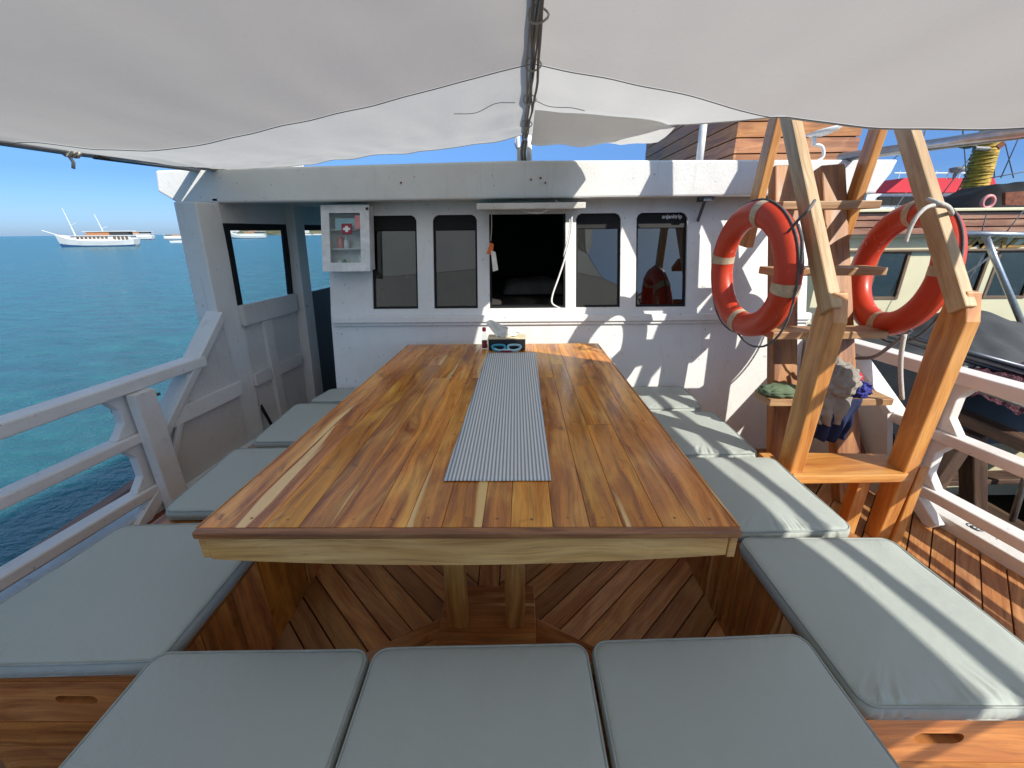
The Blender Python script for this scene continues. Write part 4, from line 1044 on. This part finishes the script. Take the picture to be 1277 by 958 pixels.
s = MB(); s.box(xL_-.12, xR_, Y0-.18, Y0-.05, z1_, z1_+.03); s.box(xL_-.1, xR_, Y0-.099, Y0+.3, z0_-.03, z0_-.002); s.build('rail_cap', 'cream_paint', nb, bevel=.006)
s = MB(); s.box(xL_-.1, xR_, Y0-.095, Y0-.08, z0_, z1_-.001); s.build('rail_backing', 'gap_black', nb)
zt_ = W(1230, 312).z
text_mesh('IMADI', .155, 'name_lettering', 'gold_paint', nb, (W(1193, 312).x, Y0-.012, zw1+.03), (1, 0, 0), (0, 0, 1), .01, .35, True)
for o_ in nb.children:
    if o_.name.startswith('name_lettering'):
        xm = min(v_.co.x for v_ in o_.data.vertices); xM = max(v_.co.x for v_ in o_.data.vertices); k = (W(1277, 312).x+.12-W(1193, 312).x)/(xM-xm)
        for v_ in o_.data.vertices: v_.co.x = xm+(v_.co.x-xm)*k
# deck clutter of the boat alongside: timbers, tarps, net, steel frame
wb = thing('work_boat', 'dark weathered open boat with timber ribs lying between the railing and the cream boat', 'boat', (3.6, 2.6, -1.2))
s = MB(); s.prism([(2.60, -2, -.55), (2.60, 6, -.5), (2.55, 6, -1.5), (2.55, -2, -1.5)], (.06, 0, 0), (0, 1)); s.prism([(5.6, -2, -.15), (5.6, 6, -.1), (5.55, 6, -1.5), (5.55, -2, -1.5)], (.06, 0, 0), (0, 1)); s.build('hull', 'old_wood', wb)
s = MB(); s.box(2.62, 5.54, -2, 6, -1.18, -1.10); s.build('bottom', 'gap_black', wb)
s = MB()
for k in range(9): s.box(2.70+.22*k, 2.86+.22*k, .2, 3.6, -1.095+.004*(k % 3), -1.07+.004*(k % 3), 'y')
s.build('bottom_boards', 'old_wood', wb)
s = MB(); s.beam((2.63, -2, -.50), (2.63, 6, -.45), .14, .08); s.build('gunwale', 'old_wood', wb, bevel=.01)
for k, y_ in enumerate((1.2, 1.9, 2.6, 3.4)):
    s = MB(); s.beam((2.80, y_, -1.1), (3.20, y_+.1, .10), .10, .12); s.build('rib', 'old_wood', wb, bevel=.01)
    s = MB(); s.beam((3.25, y_+.1, .08), (3.75, y_+.15, -1.1), .10, .12); s.build('rib', 'old_wood', wb, bevel=.01)
s = MB(); s.beam((3.22, -1, .16), (3.22, 5, .20), .12, .08, (1, 0, 0)); s.build('stringer', 'old_wood', wb, bevel=.01)
s = MB(); s.box(3.30, 5.5, 3.65, 3.72, -1.1, .30); s.build('bulkhead', 'cream_paint', wb)
for y_ in (1.5, 2.25, 3.0):
    s = MB(); s.beam((2.66, y_, -.52), (5.5, y_+.1, -.48), .14, .05, (0, 1, 0)); s.build('thwart', 'old_wood', wb, bevel=.008)
# twin steel pipes alongside our railing
for k in range(2):
    s = MB(); s.tube([(2.62+.05*k, -1, .60-.035*k), (2.40+.05*k, 3.4, .72-.035*k)], .020, 10)
    tag(s.build('steel_tube', 'steel', smooth=True), 'upper of two parallel steel tubes just outside the right railing' if k == 0 else 'lower of two parallel steel tubes just outside the right railing', 'tube', 'steel tubes outside the right railing')
# dark tarpaulin heap
s = MB()
def tarp(u, v):
    x = 2.9+2.6*u; y_ = 2.75+1.9*v; h = .32+.42*math.exp(-((u-.55)*2.2)**2)*math.exp(-((v-.55)*2)**2)
    e = min(1, min(u, 1-u, v, 1-v)*6)
    return Vector((x+.05*nz(x*2, y_*2), y_, -.02+(h-.03+.09*nz(x*1.6, y_*1.6, 3)+.05*abs(nz(x*5, y_*3)))*e))
s.grid(tarp, 60, 50); tag(s.build('tarpaulin', 'tarp_grey', smooth=True), 'dark grey tarpaulin spread over the work boat in front of the cream cabin', 'tarpaulin')
s = MB()
def net(u, v):
    x = 3.10+1.3*u; y_ = 2.3+.75*v; e = min(1, min(u, 1-u, v, 1-v)*5)
    return Vector((x, y_, .40+.12*e+.05*nz(x*9, y_*9)+.03*nz(x*25, y_*25)))
s.grid(net, 60, 60)
q = N('net_fibre'); v = q.coord(); n1 = q.noise(v, 60, 3, .8); q.set(Base_Color=q.mix(q.ramp(n1, [(.45, 0), (.6, 1)]), (.015, .006, .008), (.20, .045, .08)), Roughness=.9); q.bump(n1, 1, .02)
tag(s.build('fishing_net', 'net_fibre', smooth=True), 'heap of maroon netting beside the grey tarpaulin', 'net', None, None)
# bundled poles
for k in range(3):
    s = MB(); s.tube([at(1095+k*2, 409+k*3, 3.4), at(1290, 462+k*7, 2.7)], .020, 8)
    tag(s.build('bundled_pole', 'dark_steel' if k != 1 else 'cable_grey', smooth=True), ['topmost', 'middle', 'lowest'][k]+' of three thin dark poles lying across the grey tarpaulin', 'pole', 'poles lying on the tarpaulin')
s = MB(); s.tube([at(1186, 463, 2.9), at(1217, 455, 2.95)], .016, 8); tag(s.build('short_pole', 'cable_grey', smooth=True), 'short grey pole resting on the dark grey tarpaulin', 'pole')
# steel frame in front of cream cabin
t = thing('gantry', 'grey steel pipe frame with a slanting leg in front of the cream boat', 'frame', at(1240, 300, 4.2))
s = MB(); s.tube([at(1188, 291, 4.2), at(1330, 294, 4.2)], .026, 10); s.build('top_pipe', 'steel', t, smooth=True)
s = MB(); s.tube([at(1230, 296, 4.2), at(1240, 322, 4.15), at(1290, 440, 3.8)], .026, 10); s.build('leg', 'steel', t, smooth=True)
s = MB(); s.tube([at(1243, 314, 4.15), at(1194, 350, 4.3)], .010, 8); s.build('brace', 'steel', t, smooth=True)
s = MB(); s.tube([at(1290, 560, 2.9), at(1262, 650, 2.85)], .022, 8); tag(s.build('slanting_pole', 'steel', smooth=True), 'grey pole slanting down into the dark work boat at the right edge', 'pole')

# red roofed boat
rb = thing('red_roof_boat', 'white passenger boat with a bright red roof behind the right life ring', 'boat', (13, 13, -1.2))
Yr = 14.0; s = MB()
s.prism([W(1105, 240, Yr), W(1128, 222, Yr), W(1240, 222, Yr), W(1245, 240, Yr)], (0, 4, 0)); s.build('roof', 'red_roof', rb)
s = MB(); a = W(1085, 241, Yr); b = W(1250, 241, Yr); zz0 = W(1150, 285, Yr).z; s.box(a.x, b.x, Yr+.1, Yr+3.9, -1.3, a.z-.01); s.build('cabin_wall', 'hull_white', rb)
for k in range(7):
    px = 1098+k*17.5; a = W(px, 245, Yr); b = W(px+14, 256, Yr)
    s = MB(); s.box(a.x, b.x, Yr+.05, Yr+.12, b.z, a.z); s.build('window', 'black_rubber', rb)
s = MB(); a = W(1075, 262, Yr); b = W(1300, 262, Yr); s.box(a.x, b.x, Yr-1.0, Yr, -1.3, a.z); s.build('hull', 'hull_white', rb)
s = MB(); s.tube([W(1190, 222, Yr), W(1191, 214, Yr)], .04, 8); c_ = W(1194, 212, Yr); s.lathe([(.05, -.08), (.20, -.03), (.20, .05), (.05, .09)], c_, 12); s.build('radar', 'cable_grey', rb, smooth=True)
s = MB()
for k in range(8): p = W(1120+k*15, 223, Yr); s.tube([p, p+Vector((0, 0, .22))], .015, 6)
s.tube([W(1115, 216, Yr), W(1235, 216, Yr)], .018, 6); s.build('roof_rail', 'hull_white', rb)
# yellow mast
t = thing('mast', 'thick yellow mast leaning to the right, wound with rope, behind the red roofed boat end', 'mast', W(1200, 265, 9))
s = MB(); s.tube([W(1196, 300, 9), W(1207, 262, 9), W(1222, 215, 9), W(1240, 155, 9), W(1262, 85, 9)], .22, 14, taper=.15); s.build('spar', 'yellow_mast', t, smooth=True)
s = MB(); s.tube([W(1215, 185, 8.7), W(1233, 186, 8.7)], .04, 8); c_ = W(1207, 181, 8.7); s.lathe([(.04, -.06), (.12, -.03), (.12, .04), (.05, .07)], c_, 10); s.build('fitting', 'cable_grey', t)
s = MB(); s.prism([W(1243, 182, 8.6), W(1252, 176, 8.6), W(1255, 180, 8.6), W(1247, 186, 8.6)], (0, .03, 0)); s.build('pennant', 'rust', t)
s = MB()
for k in range(26):
    p = lerp(W(1210, 250, 9), W(1236, 165, 9), k/25); r_ = .205-.03*k/25
    s.tube([p+Vector((r_*math.cos(a), r_*math.sin(a), .03*math.sin(a+k))) for a in [i*math.pi/6 for i in range(12)]], .013, 5, closed=True)
s.build('rope_winding', 'yellow_mast', t, smooth=True)
# black covered gear
t = thing('covered_winch', 'gear under a shiny black cover above the planked rail of the cream boat', 'cover', W(1240, 262, 5.6))
s = MB()
def cov(u, v):
    x0_ = W(1203, 262, 5.6).x; x1_ = x0_+1.5; x = x0_+(x1_-x0_)*u; zb_ = W(1240, 264, 5.6).z; top = W(1240, 226, 5.6).z
    h = (top-zb_)*min(1, (u*3.2)**.7)*(.85+.25*u)*math.sin(min(1, v*2+.0)*math.pi/2)
    return Vector((x+.03*nz(u*7, v*6), 5.45+.75*v, zb_+h*(1+.12*nz(u*6, v*5))))
s.grid(cov, 40, 26); s.build('cover', 'tarp_black', t, smooth=True)
s = MB(); c_ = W(1232, 252, 5.3); s.tube([c_+Vector((.065*math.cos(a), 0, .065*math.sin(a))) for a in [i*math.pi/8 for i in range(16)]], .02, 8, closed=True); s.build('drum', 'pink_plastic', t, smooth=True)
s = MB(); s.prism([W(1254, 240, 5.3), W(1285, 238, 5.3), W(1285, 256, 5.3), W(1254, 256, 5.3)], (0, .04, 0)); s.build('opening', 'rust', t)
# rigging
rig = [((1061, 170, 6), (1090, 140, 6)), ((1088, 222, 9), (1180, 140, 9)), ((1140, 215, 9), (1160, 140, 9)), ((1201, 160, 9), (1208, 262, 9)), ((1190, 245, 9), (1243, 150, 9)), ((1248, 222, 7), (1285, 140, 7)), ((1240, 160, 9), (1240, 222, 9)), ((1254, 180, 8), (1264, 222, 8)), ((1160, 262, 9), (1230, 170, 9)), ((1235, 222, 7), (1290, 212, 7)), ((1222, 298, 4.3), (1230, 268, 4.3)), ((1250, 296, 4.3), (1277, 262, 4.3)), ((1225, 320, 4.6), (1190, 380, 4.6)), ((1130, 240, 9), (1090, 300, 9)), ((1200, 140, 9), (1201, 170, 9))]
rl_ = ['from the cabin roof up past the white lamp', 'crossing the sky left of the yellow mast', 'steep, above the red roof', 'pale, hanging upright in front of the yellow mast', 'running up beside the yellow mast', 'dark and steep near the right edge of the picture', 'upright, just right of the yellow mast', 'thin, down from the small pennant', 'long, from the red roof up to the yellow mast', 'low and nearly level above the black cover', 'short and dark, crossing the brown planked rail', 'short, crossing the right end of the brown planked rail', 'pale, slanting across the cream boat window', 'from the red roof down behind the right life ring', 'short, near the top of the yellow mast']
for (a_, b_), l2 in zip(rig, rl_):
    s = MB(); s.tube([at(*a_), at(*b_)], .0009*a_[2]+.0012, 5); tag(s.build('rigging_wire', 'dark_rope', smooth=True), 'rigging wire '+l2, 'wire', 'rigging wires of the boats on the right')
s = MB(); s.tube([at(1140, 385, 2.6)+Vector((0, 0, 0)), at(1130, 425, 2.6)], .008, 6); tag(s.build('tackle_chain', 'dark_rope', smooth=True), 'small dark chain hanging beside the right life ring over the cream hull', 'chain')

# ------------------------------------------------------------------ boats at sea, port
def phinisi(label, cen, L, group, masts=2, flip=1, detail=True):
    t = thing('sailing_boat', label, 'boat', cen, group); cen = Vector(cen)
    f = Vector((-.80, .0, 0)).normalized() if False else Vector((-1, -.12, 0)).normalized()*flip; sd = Vector((-f.y, f.x, 0)); B = L*.16
    def P(l, b, z_): return cen+f*(l*L)+sd*(b*B)+Vector((0, 0, z_*L*1.2))
    st = [(-.46, .75, .075), (-.35, .95, .062), (-.1, 1, .055), (.15, .9, .062), (.33, .6, .085), (.47, .12, .125)]
    s = MB(); ring = [P(l, b/2, z_) for l, b, z_ in st]+[P(l, -b/2, z_) for l, b, z_ in st[::-1]]
    low = [P(l*.93, b*.35, -.01) for l, b, z_ in st]+[P(l*.93, -b*.35, -.01) for l, b, z_ in st[::-1]]; n = len(ring)
    s.poly(ring+low, [(i, (i+1) % n, n+(i+1) % n, n+i) for i in range(n)]+[tuple(range(n))]); s.build('hull', 'hull_white', t)
    sg_ = [1]*6+[-1]*6; s = MB(); s.poly([lerp(a, b, .66)+sd*(g_*.06) for a, b, g_ in zip(ring, low, sg_)]+[p+sd*(g_*.06) for p, g_ in zip(low, sg_)], [(i, (i+1) % n, n+(i+1) % n, n+i) for i in range(n)]); s.build('boot_stripe', 'hull_blue', t)
    s = MB(); s.hexa([P(-.44, -.36, .06), P(.22, -.30, .06), P(.22, .30, .06), P(-.44, .36, .06), P(-.42, -.36, .105), P(.22, -.30, .105), P(.22, .30, .105), P(-.42, .36, .105)], (0, 1)); dk = s.build('lower_deckhouse', 'hull_white', t)
    if detail:
        for k in range(13):
            l = -.40+k*.047
            if k == 4: continue
            s = MB(); 
            for sg in (-1, 1): s.hexa([P(l, sg*.37, .067), P(l+.032, sg*.365, .067), P(l+.032, sg*.36, .100), P(l, sg*.36, .100)]+[P(l, sg*.372, .067), P(l+.032, sg*.368, .067), P(l+.032, sg*.364, .100), P(l, sg*.364, .100)], (0, 1))
            s.build('window', 'brown_trim', dk)
    s = MB(); s.hexa([P(-.45, -.42, .106), P(.27, -.36, .106), P(.27, .36, .106), P(-.45, .42, .106), P(-.45, -.42, .113), P(.27, -.36, .113), P(.27, .36, .113), P(-.45, .42, .113)], (0, 1)); s.build('deck_roof', 'hull_white', t)
    s = MB(); s.hexa([P(-.18, -.26, .113), P(.10, -.24, .113), P(.10, .24, .113), P(-.18, .26, .113), P(-.18, -.26, .148), P(.08, -.24, .145), P(.08, .24, .145), P(-.18, .26, .148)], (0, 1)); s.build('upper_deckhouse', 'thatch', t)
    s = MB(); s.hexa([P(-.40, -.28, .113), P(-.19, -.28, .113), P(-.19, .28, .113), P(-.40, .28, .113), P(-.40, -.28, .147), P(-.19, -.28, .147), P(-.19, .28, .147), P(-.40, .28, .147)], (0, 1)); s.build('wheelhouse', 'sea_boat_dark', t)
    s = MB(); s.hexa([P(-.44, -.34, .148), P(.12, -.30, .148), P(.12, .30, .148), P(-.44, .34, .148), P(-.44, -.34, .156), P(.12, -.30, .153), P(.12, .30, .153), P(-.44, .34, .156)], (0, 1)); s.build('upper_roof', 'hull_white', t)
    for (l, h) in ((.24, .38), (-.10, .32))[:masts]:
        s = MB(); s.tube([P(l, 0, .11), P(l+.045, 0, h)], L*.006, 6, taper=L*.003); s.tube([P(l+.018, 0, h*.56), P(l-.055, 0, h*.62)], L*.003, 5); s.tube([P(l, .05, .11), P(l+.015, .02, h*.5)], L*.003, 5); s.build('mast', 'hull_white', t)
    s = MB(); s.tube([P(.45, 0, .12), P(.60, 0, .165)], L*.006, 6); s.build('bowsprit', 'hull_white', t)
    return t
def seaP(px, py, d):
    d_ = FW+RT2*((px-CX)/F)-UP2*((py-CY)/F); k = d/math.hypot(d_.x, d_.y); p = CAM+d_*k; p.z = -1.2; return p
G = 'boats anchored off to the left'
phinisi('long white two masted boat with brown deckhouse, anchored on the open sea', seaP(124, 305, 150), 19.5, G)
phinisi('white boat half hidden behind the stern of the long two masted boat', seaP(166, 297, 330), 24, G, 0, 1, False)
phinisi('small white boat at the horizon just left of the white side post', seaP(222, 296, 300), 15, G, 0, -1, False)
s = MB(); p = seaP(221, 302, 180); s.prism([p+Vector((-2.2, 0, .1)), p+Vector((2.2, 0, .1)), p+Vector((2.9, 0, .9)), p+Vector((-2.6, 0, .7))], (0, 1.2, 0)); tag(s.build('dinghy', 'hull_white'), 'tiny white dinghy on the water just left of the white side post', 'dinghy')
phinisi('wide dark roofed tour boat seen through the first side opening, in front of the shore', seaP(311, 297, 300), 21, G, 0, 1, False)
phinisi('white boat at the left edge of the first side opening, close to the shore', seaP(280, 294, 520), 14, G, 0, -1, False)
phinisi('small white boat by the shore seen through the second side opening', seaP(381, 294, 520), 14, G, 0, 1, False)
phinisi('low white boat by the shore beside the first aid cabinet', seaP(396, 294, 560), 12, G, 0, -1, False)
# houses on the shore
for k in range(14):
    px = 262+k*11+random.uniform(-4, 4)
    if 342 < px < 362: continue
    d = random.uniform(905, 960); p = seaP(px, 292, d); h_ = random.uniform(5, 10); w_ = random.uniform(6, 13)
    t = thing('shore_house', 'small pale house on the distant shore, seen through the side openings', 'house', (p.x, p.y, -1), 'houses along the distant shore')
    s = MB(); s.box(p.x-w_/2, p.x+w_/2, p.y, p.y+8, -1.2, h_); s.build('wall', 'hull_white', t)
    s = MB(); s.prism([(p.x-w_/2-.6, p.y-.6, h_), (p.x+w_/2+.6, p.y-.6, h_), (p.x, p.y-.6, h_+2.6)], (0, 9.2, 0)); s.build('roof', random.choice(['thatch', 'brown_trim', 'hull_white']), t)
